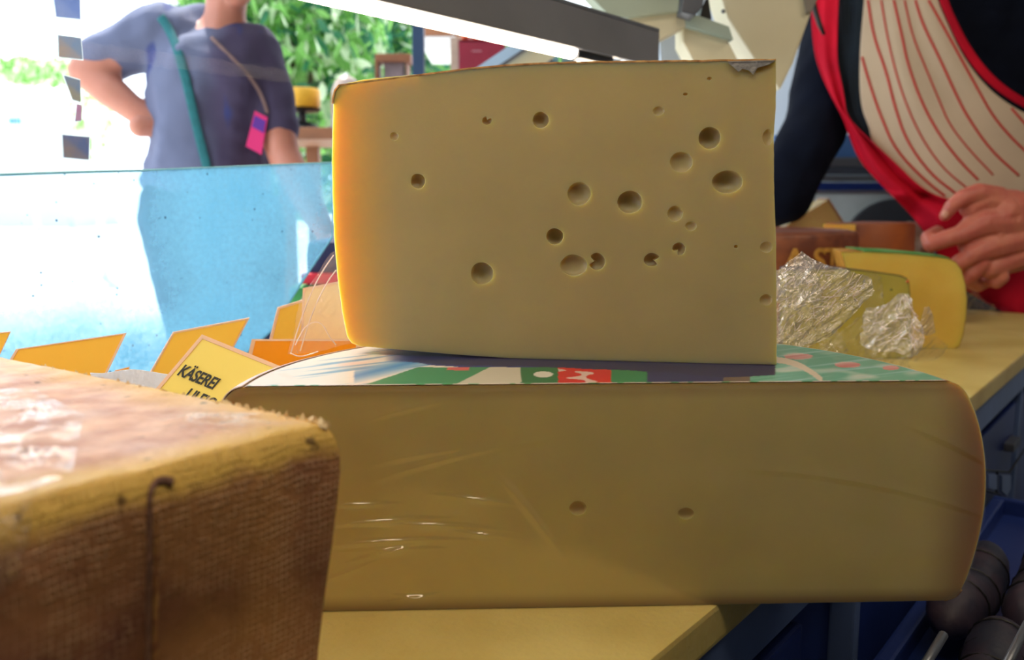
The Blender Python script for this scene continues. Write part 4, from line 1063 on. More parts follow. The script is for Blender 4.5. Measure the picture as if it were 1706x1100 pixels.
# embossed brown wheel on a plain one
bw = P(1268, 385, 1.93); zt3 = bw.z; Rb = (1437-1268)/F*1.93
brm = mat('embossed_brown_rind', (134, 74, 44), .5, col2=(98, 48, 32), nscale=26, bump=.6, bscale=70)
def wheel(x, y, z0, z1, R, m, label, name='brown_cheese_round', rr=.008):
    e = empty(name, (x, y, z0), label, 'cheese')
    h = z1-z0
    link('rind', lathe([(0, 0), (R-rr, 0), (R-.002, rr*.4), (R, rr), (R+.001, h/2), (R, h-rr), (R-.003, h-rr*.3), (R-rr, h-.0005), (R*.7, h), (0, h)], (x, y, z0), 96), m, e, True, angle=50)
    return e
wy = 1.93+.06
ebw = wheel(bw.x, wy, .108, zt3, Rb, brm, 'brown cheese wheel with raised yellow lettering on its side')
wheel(bw.x, wy, 0.0005, .1075, Rb*.98, mat('tan_rind', (176, 120, 60), .55, noise_amt=.3, nscale=20, bump=.4, bscale=60), 'tan cheese wheel lying under the brown lettered wheel')
em = mat('raised_yellow_mark', (196, 146, 66), .5, noise_amt=.3, nscale=80)
for k, ch in enumerate('ASTYP'):
    fc = bpy.data.curves.new('t', 'FONT'); fc.body = ch; fc.size = .066; fc.extrude = .0022; fc.align_x = 'CENTER'; fc.offset = .0012
    tu = (1304, 1347, 1370, 1396, 1418)[k]
    ang = math.asin(max(-.99, min(.99, ((tu-853)/F*1.85-bw.x)/Rb)))
    fo_ = bpy.data.objects.new('tmp', fc); C.objects.link(fo_); me_ = evaluated(fo_); bpy.data.objects.remove(fo_)
    me_.transform(Matrix.Translation((bw.x+math.sin(ang)*(Rb+.001), wy-math.cos(ang)*(Rb+.001), zt3-.075)) @ Matrix.Rotation(ang, 4, 'Z') @ Matrix.Rotation(PI/2, 4, 'X'))
    link('raised_mark', me_, em, ebw)
link('top_ring', lathe([(Rb-.03, 0), (Rb-.028, .0025), (Rb-.018, .0025), (Rb-.016, 0)], (bw.x, wy, zt3-.0006), 96), brm, ebw, True)
# orange-brown cut wheel
oy = 2.18; top4 = P(1450, 371, oy).z
arc = [P(1375, 371, oy), P(1428, 371, oy-.05)]
cx4, cy4 = P(1455, 371, oy+.03).x, oy+.04
R4 = P(1522, 371, oy+.03).x-cx4
for k in range(25):
    a = -2.0+k*(3.4/24); arc.append(Vector((cx4+math.cos(a)*R4, cy4+math.sin(a)*R4, top4)))
arc = [Vector((p.x, p.y, top4)) for p in arc]
ob = empty('brown_cheese_half', (cx4, cy4, 0), 'rounded orange brown cheese with one cut orange side behind the others', 'cheese')
ins = lambda p, k: Vector((cx4+(p.x-cx4)*k, cy4+(p.y-cy4)*k, p.z))
def lp4(z, k): return [Vector((ins(p, k).x, ins(p, k).y, z)) for p in arc]
link('rind', loft([lp4(.0005, 1.0), lp4(.03, 1.04), lp4(top4*.6, 1.03), lp4(top4-.006, 1), lp4(top4-.001, .985), lp4(top4, .96)]), mat('orange_brown_rind', (164, 88, 40), .5, col2=(120, 58, 34), nscale=9, bump=.2), ob, True, angle=50)
cf4 = [arc[0], arc[1]]
cfq = [Vector((arc[0].x, arc[0].y, 0.002)), Vector((arc[1].x, arc[1].y, .002)), Vector((arc[1].x, arc[1].y, top4-.003)), Vector((arc[0].x, arc[0].y, top4-.003))]
nrm4 = (arc[1]-arc[0]).cross(Z).normalized(); nrm4 = nrm4 if nrm4.y < 0 else -nrm4
link('cut_face', slab([ins(p, 1.0)+nrm4*.008 for p in cfq], nrm4*.002), simple_paste('orange_paste', (240, 160, 36), (226, 140, 30)), ob)
# pale wedge behind
pw = empty('pale_cheese_wedge', PZ(1370, 430, 0) if False else Vector((P(1370, 370, 2.42).x, 2.42, 0)), 'pale beige cheese wedge with sloping side below the dark sleeve', 'cheese')
wpts = [P(1280, 470, 2.42), P(1280, 395, 2.42), P(1378, 333, 2.42), P(1404, 374, 2.42), P(1425, 470, 2.42)]
zz0 = min(p.z for p in wpts); wpts = [Vector((p.x, p.y, p.z if p.z > zz0+.001 else .001)) for p in wpts]
link('paste', slab(wpts, Vector((.02, .14, 0)), .003), simple_paste('beige_paste', (196, 170, 112), (184, 156, 98)), pw)
a, b = P(1378, 333, 2.419), P(1404, 374, 2.419)
link('rind', slab([a, b, b+Vector((.006, 0, .002)), a+Vector((.004, 0, .005))], Vector((.02, .14, 0))), mat('brown_edge', (150, 110, 80), .6), pw)

# crumpled cling film peeled off behind the upright piece, right side
fr = empty('cling_film_heap', PZ(1370, 580, ZT), 'big crumpled heap of clear cling film right of the upright cheese', 'cling film')
T1 = [(1270, 455), (1296, 448), (1318, 440), (1333, 424), (1345, 424), (1358, 436), (1400, 446), (1425, 458), (1452, 462), (1452, 478)]
B1 = [(1270, 584), (1300, 583), (1330, 582), (1352, 574), (1378, 562), (1400, 545), (1418, 525), (1435, 508), (1450, 492), (1455, 484)]
link('sheet', crumple('a', (T1, 0, 0, B1), .86, .0065, M['film_cr'], 130, 26, seed=1), M['film_cr'], fr)
T2 = [(1290, 520), (1330, 500), (1370, 520), (1400, 560)]
B2 = [(1285, 586), (1340, 588), (1380, 588), (1412, 586)]
link('sheet', crumple('b', (T2, 0, 0, B2), .90, .008, M['film_thin'], 80, 20, seed=4), M['film_thin'], fr)
T1b = [(1290, 455), (1315, 430), (1336, 418), (1360, 440)]
B1b = [(1290, 500), (1320, 520), (1340, 510), (1370, 500)]
link('sheet', crumple('c', (T1b, 0, 0, B1b), .845, .009, M['film_cr'], 50, 30, seed=9), M['film_cr'], fr)
fr2 = empty('cling_film_heap', PZ(1500, 592, 0), 'smaller crumpled cling film bunch in front of the yellow wedge', 'cling film')
T3 = [(1440, 512), (1465, 506), (1482, 503), (1498, 489), (1514, 494), (1524, 515), (1532, 540), (1538, 548)]
B3 = [(1432, 570), (1445, 580), (1468, 586), (1490, 588), (1512, 594), (1528, 590), (1536, 580), (1538, 562)]
link('sheet', crumple('d', (T3, 0, 0, B3), 1.15, .010, M['film_cr'], 110, 24, seed=12), M['film_cr'], fr2)
T4 = [(1370, 575), (1410, 540), (1440, 525), (1480, 560)]
B4 = [(1350, 590), (1410, 596), (1460, 604), (1525, 614)]
link('sheet', crumple('e', (T4, 0, 0, B4), 1.12, .008, M['film_thin'], 80, 14, seed=15), M['film_thin'], fr2)
T5 = [(1528, 545), (1540, 512), (1548, 510), (1556, 530), (1558, 552)]
B5 = [(1530, 550), (1538, 558), (1546, 560), (1552, 558), (1559, 553)]
link('flap', crumple('f', (T5, 0, 0, B5), 1.13, .003, M['film_cr'], 36, 30, seed=18), M['film_cr'], fr2)
T6 = [(1440, 455), (1458, 455), (1470, 462), (1472, 480)]
B6 = [(1440, 600), (1452, 600), (1460, 600), (1468, 600)]
link('flap', crumple('g', (T6, 0, 0, B6), 1.14, .004, M['film_thin'], 50, 12, seed=21), M['film_thin'], fr2)
T8 = [(1510, 566), (1560, 560), (1580, 575)]
B8 = [(1500, 600), (1540, 606), (1570, 596)]
link('flap', crumple('g2', (T8, 0, 0, B8), 1.16, .004, M['film_thin'], 40, 16, seed=24), M['film_thin'], fr2)
fr3 = empty('cling_film_scrap', PZ(1650, 522, 0), 'clear film scrap at the hem of the red apron', 'cling film')
link('sheet', crumple('h', ([(1600, 478), (1622, 482), (1645, 502), (1668, 522)], 0, 0, [(1600, 524), (1622, 524), (1645, 525), (1670, 527)]), 1.98, .01, M['film_thin'], 60, 16, seed=27), M['film_thin'], fr3)
fr4 = empty('paper_bag', Vector((P(1535, 400, 2.36).x, 2.36, 0)), 'crumpled pale paper bag behind the orange brown cheese', 'bag')
link('sheet', solid(crumple('i', ([(1498, 372), (1515, 367), (1535, 370), (1556, 384)], 0, 0, [(1495, 530), (1515, 530), (1540, 530), (1560, 530)]), 2.36, .012, None, 50, 14, seed=30), .001), mat('pale_paper', (196, 184, 170), .6, noise_amt=.2, nscale=60, bump=.5), fr4)
fr5 = empty('cling_film_scrap', PZ(1220, 630, ZT), 'small twisted film end sticking out under the upright cheese', 'cling film')
link('sheet', crumple('j', ([(1185, 622), (1215, 618), (1245, 606), (1262, 608)], 0, 0, [(1190, 628), (1207, 638), (1238, 630), (1262, 618)]), .655, .0025, M['film_cr'], 40, 60, seed=33), M['film_cr'], fr5)
def glints(parent, Y, quad, ang, n, m, seed):
    """pale strands painting highlights on the film, scattered inside a pixel quad along a main direction"""
    rn = random.Random(seed); ms_ = []
    for _ in range(n):
        a, b = rn.random(), rn.random(); (q0, q1, q2, q3) = quad
        u = (q0[0]*(1-a)+q1[0]*a)*(1-b)+(q3[0]*(1-a)+q2[0]*a)*b; v = (q0[1]*(1-a)+q1[1]*a)*(1-b)+(q3[1]*(1-a)+q2[1]*a)*b
        t = ang+rn.gauss(0, .35); ln_ = rn.uniform(5, 26); k = 5
        pts = [P(u+math.cos(t)*ln_*(i/(k-1)-.5)+rn.uniform(-1, 1), v-math.sin(t)*ln_*(i/(k-1)-.5)+rn.uniform(-1, 1), Y+rn.uniform(-.002, .004)) for i in range(k)]
        rr = rn.uniform(.00015, .00042)*Y/.85
        ms_.append(tube(pts, [rr*.3, rr, rr*1.1, rr*.8, rr*.2], 4))
    o = link('glint_strands', join(ms_), m, parent); o['kind'] = 'stuff'  # highlights of the film painted in as thin bright strands
M['fold'] = mat('film_glint', (252, 236, 232), .1, trans=.2, coat=1)  # whitish colour for the painted film highlights
glints(fr, .848, ((1298, 455), (1335, 428), (1400, 520), (1298, 570)), .8, 60, M['fold'], 2)
glints(fr, .85, ((1345, 440), (1440, 462), (1440, 490), (1320, 565)), .65, 70, M['fold'], 3)
glints(fr2, 1.13, ((1455, 520), (1500, 495), (1532, 575), (1462, 575)), .5, 42, M['fold'], 4)
glints(fr2, 1.13, ((1496, 494), (1516, 498), (1538, 550), (1520, 590)), -1.1, 28, M['fold'], 5)
# left side veil
fl = empty('cling_film_veil', PZ(540, 585, ZT), 'thin cling film veil hanging left of the upright cheese', 'cling film')
T7 = [(500, 500), (512, 478), (530, 452), (552, 422), (600, 400)]
B7 = [(480, 590), (500, 590), (530, 586), (565, 578), (600, 572)]
link('sheet', crumple('k', (T7, 0, 0, B7), .86, .006, M['film_thin'], 90, 9, seed=41), film_mat('veil_film', .13, .22, 20, .5, (2, 1, .5), .12, (255, 232, 226)), fl)
veil_paths = [[(484, 590), (497, 545), (515, 495), (535, 455), (556, 425)], [(500, 585), (520, 520), (545, 470), (560, 450)], [(492, 575), (510, 540), (535, 535), (548, 560), (560, 575)], [(483, 588), (500, 596), (530, 586)]]
for pth in veil_paths:
    link('fold', tube([P(u, v, .855) for u, v in smooth_poly(pth, 2)], .0006, 5), mat('film_fold', (250, 232, 230), .2, trans=.3, coat=.8), fl)

# ================================================================== price tags
def price_tag(q, Y, m, label, name='price_tag', rim=.05, below=None, thick=.0012, yy=None):
    """q = four pixel corners; Y = depth (or four depths)"""
    Ys = yy or [Y]*4
    p = [P(u, v, d) for (u, v), d in zip(q, Ys)]
    n = (p[1]-p[0]).cross(p[3]-p[0]).normalized()
    if n.y > 0: n = -n
    cen = sum(p, Vector())/4
    foot = Vector(((p[2].x+p[3].x)/2, (p[2].y+p[3].y)/2, min(x.z for x in p)))
    e = empty(name, foot, label, 'price tag', 'price tags in the display')
    inner = [cen+(x-cen)*(1-rim) for x in p]
    vs = p+inner+[x+n*thick for x in p]+[x+n*thick for x in inner]; fs = []
    for i in range(4):
        j = (i+1) % 4; fs += [(i, j, 4+j, 4+i), (8+i, 12+i, 12+j, 8+j), (i, 8+i, 8+j, j), (4+i, 4+j, 12+j, 12+i)]
    link('laminate', mesh(vs, fs), M['lam'], e)
    link('card', grid(8, 8, lambda s_, t_: inner[0].lerp(inner[1], s_).lerp(inner[3].lerp(inner[2], s_), t_)+n*(thick*.6)), m, e)
    zf = .02
    link('stake', tube([foot+Vector((0, .003, .01)), Vector((foot.x, foot.y+.003, zf))], .0018, 8), M['steel'], e)
    return e, p, n, cen
price_tag([(-60, 560), (18, 552), (0, 590), (-80, 640)], .78, M['tag_orange'], 'orange price tag cut off by the left edge of the picture', yy=[.76, .78, .78, .76])
price_tag([(27, 582), (211, 555), (170, 640), (-20, 660)], .80, M['tag_orange'], 'wide slanting orange price tag left of the blue glass gap', yy=[.78, .82, .80, .76])
price_tag([(288, 553), (415, 529), (345, 660), (215, 680)], .88, M['tag_orange'], 'slanting orange price tag behind the yellow lettered tag', yy=[.86, .92, .9, .84])
price_tag([(462, 512), (600, 470), (590, 600), (430, 640)], 1.0, M['tag_orange'], 'orange price tag seen through the cling film veil', yy=[.98, 1.04, 1.02, .98], rim=.06)
price_tag([(420, 565), (600, 565), (600, 650), (400, 650)], .90, M['tag_deep'], 'deep orange price tag lying low beside the upright cheese', rim=.07)
price_tag([(192, 617), (216, 611), (216, 660), (180, 660)], .84, M['tag_orange'], 'tiny orange tag tip poking up between two larger tags')
price_tag([(505, 480), (640, 455), (640, 590), (500, 600)], .95, grad_tag('cream_card', (250, 222, 170), (250, 200, 120)), 'cream price tag with grey scribble behind the cling film veil')
e, p, n, cen = price_tag([(337, 558), (470, 612), (350, 735), (225, 690)], .72, M['tag_yellow'], 'yellow price tag with black dairy lettering behind the brown block', yy=[.745, .735, .70, .71], rim=.085)
tx = (p[1]-p[0]).normalized(); ty = (p[0]-p[3]).normalized()
def letter(body, u, v, size, parent, tx, ty, n, origin, m, sx=1.0):
    fc = bpy.data.curves.new('lettering', 'FONT'); fc.body = body; fc.size = size; fc.extrude = .0002; fc.offset = size*.022; fc.space_character = .95
    o = bpy.data.objects.new('tmp', fc); C.objects.link(o); me = evaluated(o); bpy.data.objects.remove(o)
    at = PP(u, v, origin+n*.0012, n)
    mt = Matrix(((tx.x*sx, ty.x, n.x, at.x), (tx.y*sx, ty.y, n.y, at.y), (tx.z*sx, ty.z, n.z, at.z), (0, 0, 0, 1)))
    me.transform(mt); return link('lettering', me, m, parent)
letter('K\u00c4SEREI', 294, 624, .0150, e, tx, ty, n, cen, M['ink'], .64)
letter('ULEIG', 304, 664, .0150, e, tx, ty, n, cen, M['ink'], .64)
# small cheeses in the display that carry the tags
for k, (u, Y, R, hgt, lab) in enumerate(((-45, .79, .038, .07, 'small tan cheese round under the leftmost tag'), (95, .80, .042, .075, 'small tan cheese round under the wide orange tag'), (275, .87, .045, .07, 'small tan cheese round under the slanting tag'),
                                 (510, 1.02, .05, .07, 'small tan cheese round under tags behind the veil'), (290, .72, .03, .075, 'small tan cheese round under the lettered tag'))):
    c = P(u, 600, Y+.004)
    wheel(c.x, c.y, 0.0005, hgt, R, M.setdefault('tanr', mat('tan_rind2', (206, 160, 92), .55, noise_amt=.3, nscale=30, bump=.4, bscale=60)), lab, 'cheese_round', .005)
wf = empty('white_paper_sheet', PZ(230, 640, .09), 'white crumpled wrapping paper behind the brown block', 'paper')
link('sheet', solid(crumple('w', ([(150, 622), (215, 617), (300, 628)], 0, 0, [(140, 690), (215, 690), (300, 690)]), .735, .004, None, 40, 20, seed=50), .0006), mat('thin_white_paper', (240, 242, 248), .5, trans=.6), wf)

# ================================================================== rack below the counter edge, lower right
cr = empty('storage_bin', EL(.7, -.11, GZ+.02), 'dark blue open storage bin on the floor beside the counter', 'bin')
z1 = -.188
link('bottom_panel', elbox(.36, 1.05, -.21, -.03, GZ+.02, -.212), M['navy'], cr)
link('front_panel', elbox(.36, 1.05, -.22, -.21, GZ+.02, z1, .004), M['navy'], cr)
link('back_panel', elbox(.36, 1.05, -.03, -.012, GZ+.02, z1, .004), M['navy'], cr)
link('side_panel', elbox(.345, .36, -.22, -.012, GZ+.02, z1, .004), M['navy'], cr)
link('side_panel', elbox(1.05, 1.065, -.22, -.012, GZ+.02, z1, .004), M['navy'], cr)
lm = mat('mottled_dark_rind', (22, 26, 48), .6, col2=(58, 44, 58), nscale=26, bump=.8, bscale=50)
lbl = ['dark mottled loaf lying nearest the counter edge in the storage bin', 'dark mottled loaf lying on top on the outer side of the bin', 'dark mottled loaf cut off by the bottom edge of the picture']
for k, (cpt, hl_, rr_) in enumerate(((P(1615, 985, .97), .12, .031), (P(1745, 985, .93), .13, .034), (P(1655, 1110, .78), .06, .028))):
    pts = [cpt + EV*(-hl_+2*hl_*i/16) + Z*(.006*math.sin(i*.5+k)) for i in range(17)]
    rs = [rr_*math.sqrt(max(.01, 1-((i-8)/8.1)**4)) for i in range(17)]
    me_ = tube(pts, rs, 24)
    for v in me_.vertices: v.co += Vector((0, 0, .004*noise.noise(v.co*40)))
    o = empty('dark_loaf', pts[8]-Z*rr_, lbl[k], 'loaf', 'dark loaves in the bin')
    link('rind', me_, lm, o, True)
    for j in (4, 8, 12): link('string', tube([pts[j]+(LV*math.cos(a)+Z*math.sin(a))*(rs[j]+.001) for a in [2*PI*q/20 for q in range(21)]], .0010, 5), M['black'], o)
rd = empty('steel_rods', EL(.2, -.2, GZ), 'two bright slanting steel rods at the lower right corner', 'rod')
for (a, b) in (((1540, 1110, .68), (1572, 1058, .71)), ((1676, 1110, .68), (1712, 1040, .72))):
    A_, B_ = P(*a), P(*b); dn = (A_-B_).normalized()
    link('rod', tube([B_, A_, A_+dn*.25], .004, 10), M['steel'], rd, True)
wl = empty('wire_basket', EL(.95, -.006, -.3), 'dark wire basket and pale boxes on the far cabinet front', 'basket')
def cabP(u, v): return PP(u, v, EL(0, -.008, 0), LV)
for pth in ([(1640, 783), (1682, 787), (1706, 750), (1740, 700)], [(1661, 786), (1660, 822)], [(1640, 817), (1662, 823), (1676, 832)]):
    link('wire', tube([cabP(*q) for q in pth], .002, 6), M['black'], wl)
for q in ([(1642, 790), (1657, 790), (1657, 816), (1642, 812)], [(1665, 792), (1680, 792), (1680, 814), (1673, 826), (1665, 818)]):
    link('box_face', slab([cabP(*t_) for t_ in q], -LV*.004), M['navy_light'], wl)

# ================================================================== PEOPLE
def head_chain(c, r, face):
    """skull, jaw, nose, ears; face = unit vector the face looks along"""
    f = Vector(face).normalized(); s = f.cross(Z).normalized(); c = Vector(c)
    return [[(c+Z*r*.15, (r*.82, r*.82, r*.95)), (c-Z*r*.2+f*r*.12, (r*.72, r*.72, r*.8))],
            [(c-Z*r*.55+f*r*.42, r*.42), (c-Z*r*.82+f*r*.5, r*.3)],
            [(c+f*r*.88-Z*r*.05, r*.09), (c+f*r*1.0-Z*r*.28, r*.13)],
            [(c+s*r*.86-Z*r*.1, (r*.12, r*.18, r*.26))], [(c-s*r*.86-Z*r*.1, (r*.12, r*.18, r*.26))],
            [(c+f*r*.80-Z*r*.58+s*r*.15, r*.10), (c+f*r*.84-Z*r*.58, r*.11), (c+f*r*.80-Z*r*.58-s*r*.15, r*.10)]], f, s
def head_bits(parent, c, r, f, s):
    c = Vector(c)
    for k in (1, -1):
        o = link('eye', sphere_me(c+f*r*.80+s*r*.32*k+Z*r*.02, r*.13), M['eye'], parent, True)
        link('iris', sphere_me(c+f*r*.90+s*r*.32*k+Z*r*.02, r*.055), M['hair'], o, True)
        link('eyebrow', tube([c+f*r*.92+s*r*.18*k+Z*r*.22, c+f*r*.88+s*r*.45*k+Z*r*.24], r*.035, 6), M['hair'], parent, True)
    link('hair', remesh_blob([[(c+Z*r*.4-f*r*.12, (r*.92, r*.92, r*.78)), (c-f*r*.35-Z*r*.05, (r*.75, r*.75, r*.8))]], r*.07, 3, r*.05, 40), M['hair'], parent, True)
def finger(pts, r0, r1):
    n = len(pts); return [(p, r0+(r1-r0)*i/(n-1)) for i, p in enumerate(pts)]

# ---- customer outside the glass
CY = 2.45
def cu(u, v, Y=CY): return P(u, v, Y)
px = CY/F
ce = empty('person', (cu(350, 0).x, CY, GZ), 'person in a slate T-shirt with teal shoulder strap, hand on hip, behind the glass', 'person')
neck0, neck1 = cu(372, 62), cu(378, -5)
hd = cu(384, -72)
shL, shR = cu(266, 56), cu(424, 84, CY+.02)
elL, haL = cu(140, 118, CY-.02), cu(262, 212, CY-.05)
elR, haR = cu(474, 262, CY-.06), cu(548, 400, CY-.16)
pel = cu(352, 330); che = cu(355, 130); wai = cu(352, 240)
hch, hf, hs = head_chain(hd, .115, (.55, -.8, -.1))
foot = [(cu(325, 0).x, CY), (cu(395, 0).x, CY+.03)]
body = hch + [[(pel, (.17, .11, .12)), (wai, (.15, .10, .12)), (che, (.17, .115, .14)), (cu(352, 92), (.13, .08, .045))],
     [(cu(360, 90), .065), (neck0, .056), (neck1, .055), (hd-Z*.03, .06)],
     [(cu(350, 75), .06), (shL, .062), (elL, .044), (elL.lerp(haL, .35), .046), (haL, .028)],
     [(cu(352, 85), .06), (shR, .062), (elR, .045), (elR.lerp(haR, .35), .045), (haR, .028)]]
for k, (fx, fy) in enumerate(foot):
    s_ = -1 if k == 0 else 1
    body.append([(pel+Vector((s_*.085, 0, -.05)), .095), (Vector((fx, fy-.01, (pel.z+GZ)/2-.02)), .062), (Vector((fx, fy+.01, GZ+.30)), .055), (Vector((fx, fy, GZ+.09)), .038)])
    body.append([(Vector((fx, fy, GZ+.05)), .04), (Vector((fx+.02, fy-.13, GZ+.035)), .034)])
bmain = remesh_blob(body, .011, 5)
# hands with five fingers
def hand(wrist, d, up, size, curl, voxel=.0035, thumb_side=1):
    """wrist point, direction d of the palm, up = back-of-hand normal"""
    d = Vector(d).normalized(); up = (Vector(up)-d*Vector(up).dot(d)).normalized(); s = d.cross(up)*thumb_side
    w_ = Vector(wrist); ch = [[(w_-d*size*.25, size*.17), (w_, size*.16), (w_+d*size*.22, size*.15)]]
    for k in range(4): ch.append([(w_+d*size*.1+s*size*(.12-.08*k), size*.115), (w_+d*size*.5+s*size*(.21-.14*k), size*.092)])
    for k, ln_ in enumerate((.46, .52, .48, .37)):
        p0 = w_+d*size*.5+s*size*(.21-.14*k); p = p0.copy(); dr_ = d.copy(); pts = [p0]
        for j, fr_ in enumerate((.45, .32, .23)):
            a = curl*(j+.6); dr2 = (d*math.cos(a)-up*math.sin(a)); p = p+dr2*ln_*size*fr_; pts.append(p.copy())
        ch.append(finger(pts, size*.082, size*.062))
    t0 = w_+d*size*.08+s*size*.16
    ch.append(finger([t0, t0+(d*.7+s*.65-up*.3).normalized()*size*.26, t0+(d*.85+s*.5-up*.45).normalized()*size*.46, t0+(d*.95+s*.35-up*.6).normalized()*size*.60], size*.115, size*.075))
    return remesh_blob(ch, voxel, 4)
h1 = hand(haL, (.75, .45, -.02), (-.2, -.9, .5), .17, .5)
h2 = hand(haR, (cu(562, 430, CY-.2)-haR), (.2, -.8, .5), .17, .35, thumb_side=-1)
link('body', join([bmain, h1, h2]), M['skin2'], ce, True)
head_bits(ce, hd, .115, hf, hs)
shirt = [[(cu(343, 300), (.172, .14, .08)), (cu(350, 250), (.165, .135, .12)), (che, (.178, .145, .12)), (cu(352, 84), (.165, .11, .055))],
         [(cu(300, 70), .085), (shL, .083), (cu(190, 90), .070), (cu(152, 103), .056)],
         [(cu(400, 85), .08), (shR, .073), (cu(446, 155, CY), .068), (cu(458, 208, CY-.03), .062)]]
shirt.append([(cu(285, 60, CY+.03), .07), (cu(340, 52, CY+.04), .065), (cu(400, 72, CY+.03), .06)])
sm_ = remesh_blob(shirt, .009, 6, .012, 8)
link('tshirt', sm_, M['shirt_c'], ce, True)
tr_ = [[(cu(345, 330), (.18, .13, .1)), (pel-Z*.06, (.175, .125, .1))]]
for k, (fx, fy) in enumerate(foot):
    s_ = -1 if k == 0 else 1
    tr_.append([(pel+Vector((s_*.085, 0, -.06)), .115), (Vector((fx, fy-.01, (pel.z+GZ)/2-.02)), .08), (Vector((fx, fy, GZ+.14)), .065)])
    link('shoe', remesh_blob([[(Vector((fx, fy+.03, GZ+.045)), (.045, .05, .045)), (Vector((fx+.02, fy-.15, GZ+.035)), (.045, .05, .034))]], .008, 3), M['shoe'], ce, True)
link('trousers', remesh_blob(tr_, .012, 5, .004, 9), M['trouser'], ce, True)
def on_front(me, pts, lift=.004):
    """lay a path of pixels on a mesh as seen from the stall: ray hits on the cloth"""
    from mathutils.bvhtree import BVHTree
    bm = bmesh.new(); bm.from_mesh(me); t = BVHTree.FromBMesh(bm); bm.free(); out = []; last = None
    for (u, v) in pts:
        r_ = ray(u, v).normalized(); hit = t.ray_cast(CAM, r_)
        if hit[0] is not None: last = hit[3]; out.append(CAM + r_*(hit[3]-lift))
        elif last: out.append(CAM+r_*last)
    return out
shirt_w = sm_.copy(); shirt_w.transform(world_of(ce))
def strap(pth, wd, m, name, parent, src):
    pts = on_front(src, smooth_poly(pth, 3)); pts = [pts[i] for i in range(0, len(pts), 2)]
    # smooth depth
    for _ in range(6): pts = [pts[0]]+[(pts[i-1]+pts[i]*2+pts[i+1])/4 for i in range(1, len(pts)-1)]+[pts[-1]]
    return link(name, tube([p-Vector((0, .003, 0)) for p in pts], wd, 10, .22, flatdir=Vector((0, -1, 0.05))), m, parent, True)
strap([(268, 28), (288, 55), (302, 100), (315, 150), (325, 200), (337, 245), (348, 290)], .0115, M['teal'], 'shoulder_strap', ce, shirt_w)
strap([(352, 62), (385, 95), (420, 130), (438, 160), (446, 190)], .005, M['tan'], 'lanyard', ce, shirt_w)
bq = on_front(shirt_w, [(425, 185), (446, 196), (436, 258), (410, 244)], .012)
if len(bq) == 4:
    ym = min(p.y for p in bq); bq = [P(u, v, ym) for u, v in ((425, 185), (446, 196), (436, 258), (410, 244))]
    b1 = link('badge', slab(bq, Vector((0, -.003, 0))), M['pink'], ce)
    q = [bq[0].lerp(bq[3], .08), bq[1].lerp(bq[2], .08), bq[1].lerp(bq[2], .46), bq[0].lerp(bq[3], .46)]; cc = sum(q, Vector())/4
    link('badge_panel', slab([cc+(x-cc)*.86-Vector((0, .003, 0)) for x in q], Vector((0, -.001, 0))), M['purple'], b1)
# dark bag with red flower cloth low behind the veil
bgp = cu(540, 440, 1.7)
bg_ = empty('shopping_bag', (cu(545, 0, 1.7).x, 1.75, GZ), 'dark blue shopping bag with red band just past the glass end', 'bag')
link('bag_body', pbox(505, 400, 640, 700, 1.72, .16, .03), mat('dark_blue_cloth', (34, 40, 84), .8, noise_amt=.3, nscale=20), bg_)
link('red_band', pbox(500, 456, 645, 474, 1.70, .2, .006), mat('red_band', (206, 40, 60), .7), bg_)
link('green_band', pbox(480, 478, 645, 520, 1.69, .22, .01), mat('green_band', (60, 150, 80), .7, noise_amt=.4, nscale=30), bg_)
link('lower_body', box(cu(500, 0, 1.72).x, cu(645, 0, 1.72).x, 1.74, 1.86, GZ, cu(0, 700, 1.72).z+.02, .02), M['trouser'], bg_)

# ---- vendor
VY = 2.50
ve = empty('person', (P(1600, 0, VY).x, VY+.05, GZ), 'vendor in a black shirt and red striped apron leaning at the counter end', 'person')
def vp(u, v, Y=VY): return P(u, v, Y)
vhd = vp(1500, -420, VY-.05)
hch, hf, hs = head_chain(vhd, .115, (-.1, -.9, -.4))
vsh1, vsh2 = vp(1420, -120, VY), vp(1760, -120, VY)
vel1, vwr1 = vp(1352, 250, VY-.10), vp(1200, 352, VY-.14)
vel2 = vp(1850, 240, VY-.20); wr2 = vp(1722, 352, 1.98)
vpel = Vector((vp(1680, 0).x, VY+.10, vp(0, 430).z))
ft = [Vector((vpel.x-.12, VY+.1, GZ+.02)), Vector((vpel.x+.14, VY+.06, GZ+.02))]
body = hch+[[(vpel, (.15, .12, .13)), (vp(1650, 320), (.15, .12, .13)), (vp(1600, 200), (.19, .12, .14)), (vp(1590, 20), (.2, .125, .15)), (vp(1580, -110), (.16, .09, .07))],
            [(vp(1570, -150), .07), (vp(1540, -250), .06), (vhd-Z*.03, .062)],
            [(vp(1520, -110), .07), (vsh1, .07), (vel1, .05), (vwr1, .034)],
            [(vp(1650, -110), .07), (vsh2, .07), (vel2, .05), (vel2.lerp(wr2, .4), .05), (wr2, .034)]]
for k in (0, 1):
    s_ = -1 if k == 0 else 1
    body.append([(vpel+Vector((s_*.09, 0, -.06)), .1), (ft[k]+Vector((0, 0, .47)), .065), (ft[k]+Vector((0, .02, .28)), .056), (ft[k]+Vector((0, 0, .09)), .04)])
    body.append([(ft[k]+Vector((0, 0, .045)), .04), (ft[k]+Vector((0, -.13, .035)), .034)])
vb = remesh_blob(body, .011, 5)
hp = lambda u, v, Y: P(u, v, Y)
HYc = 1.95
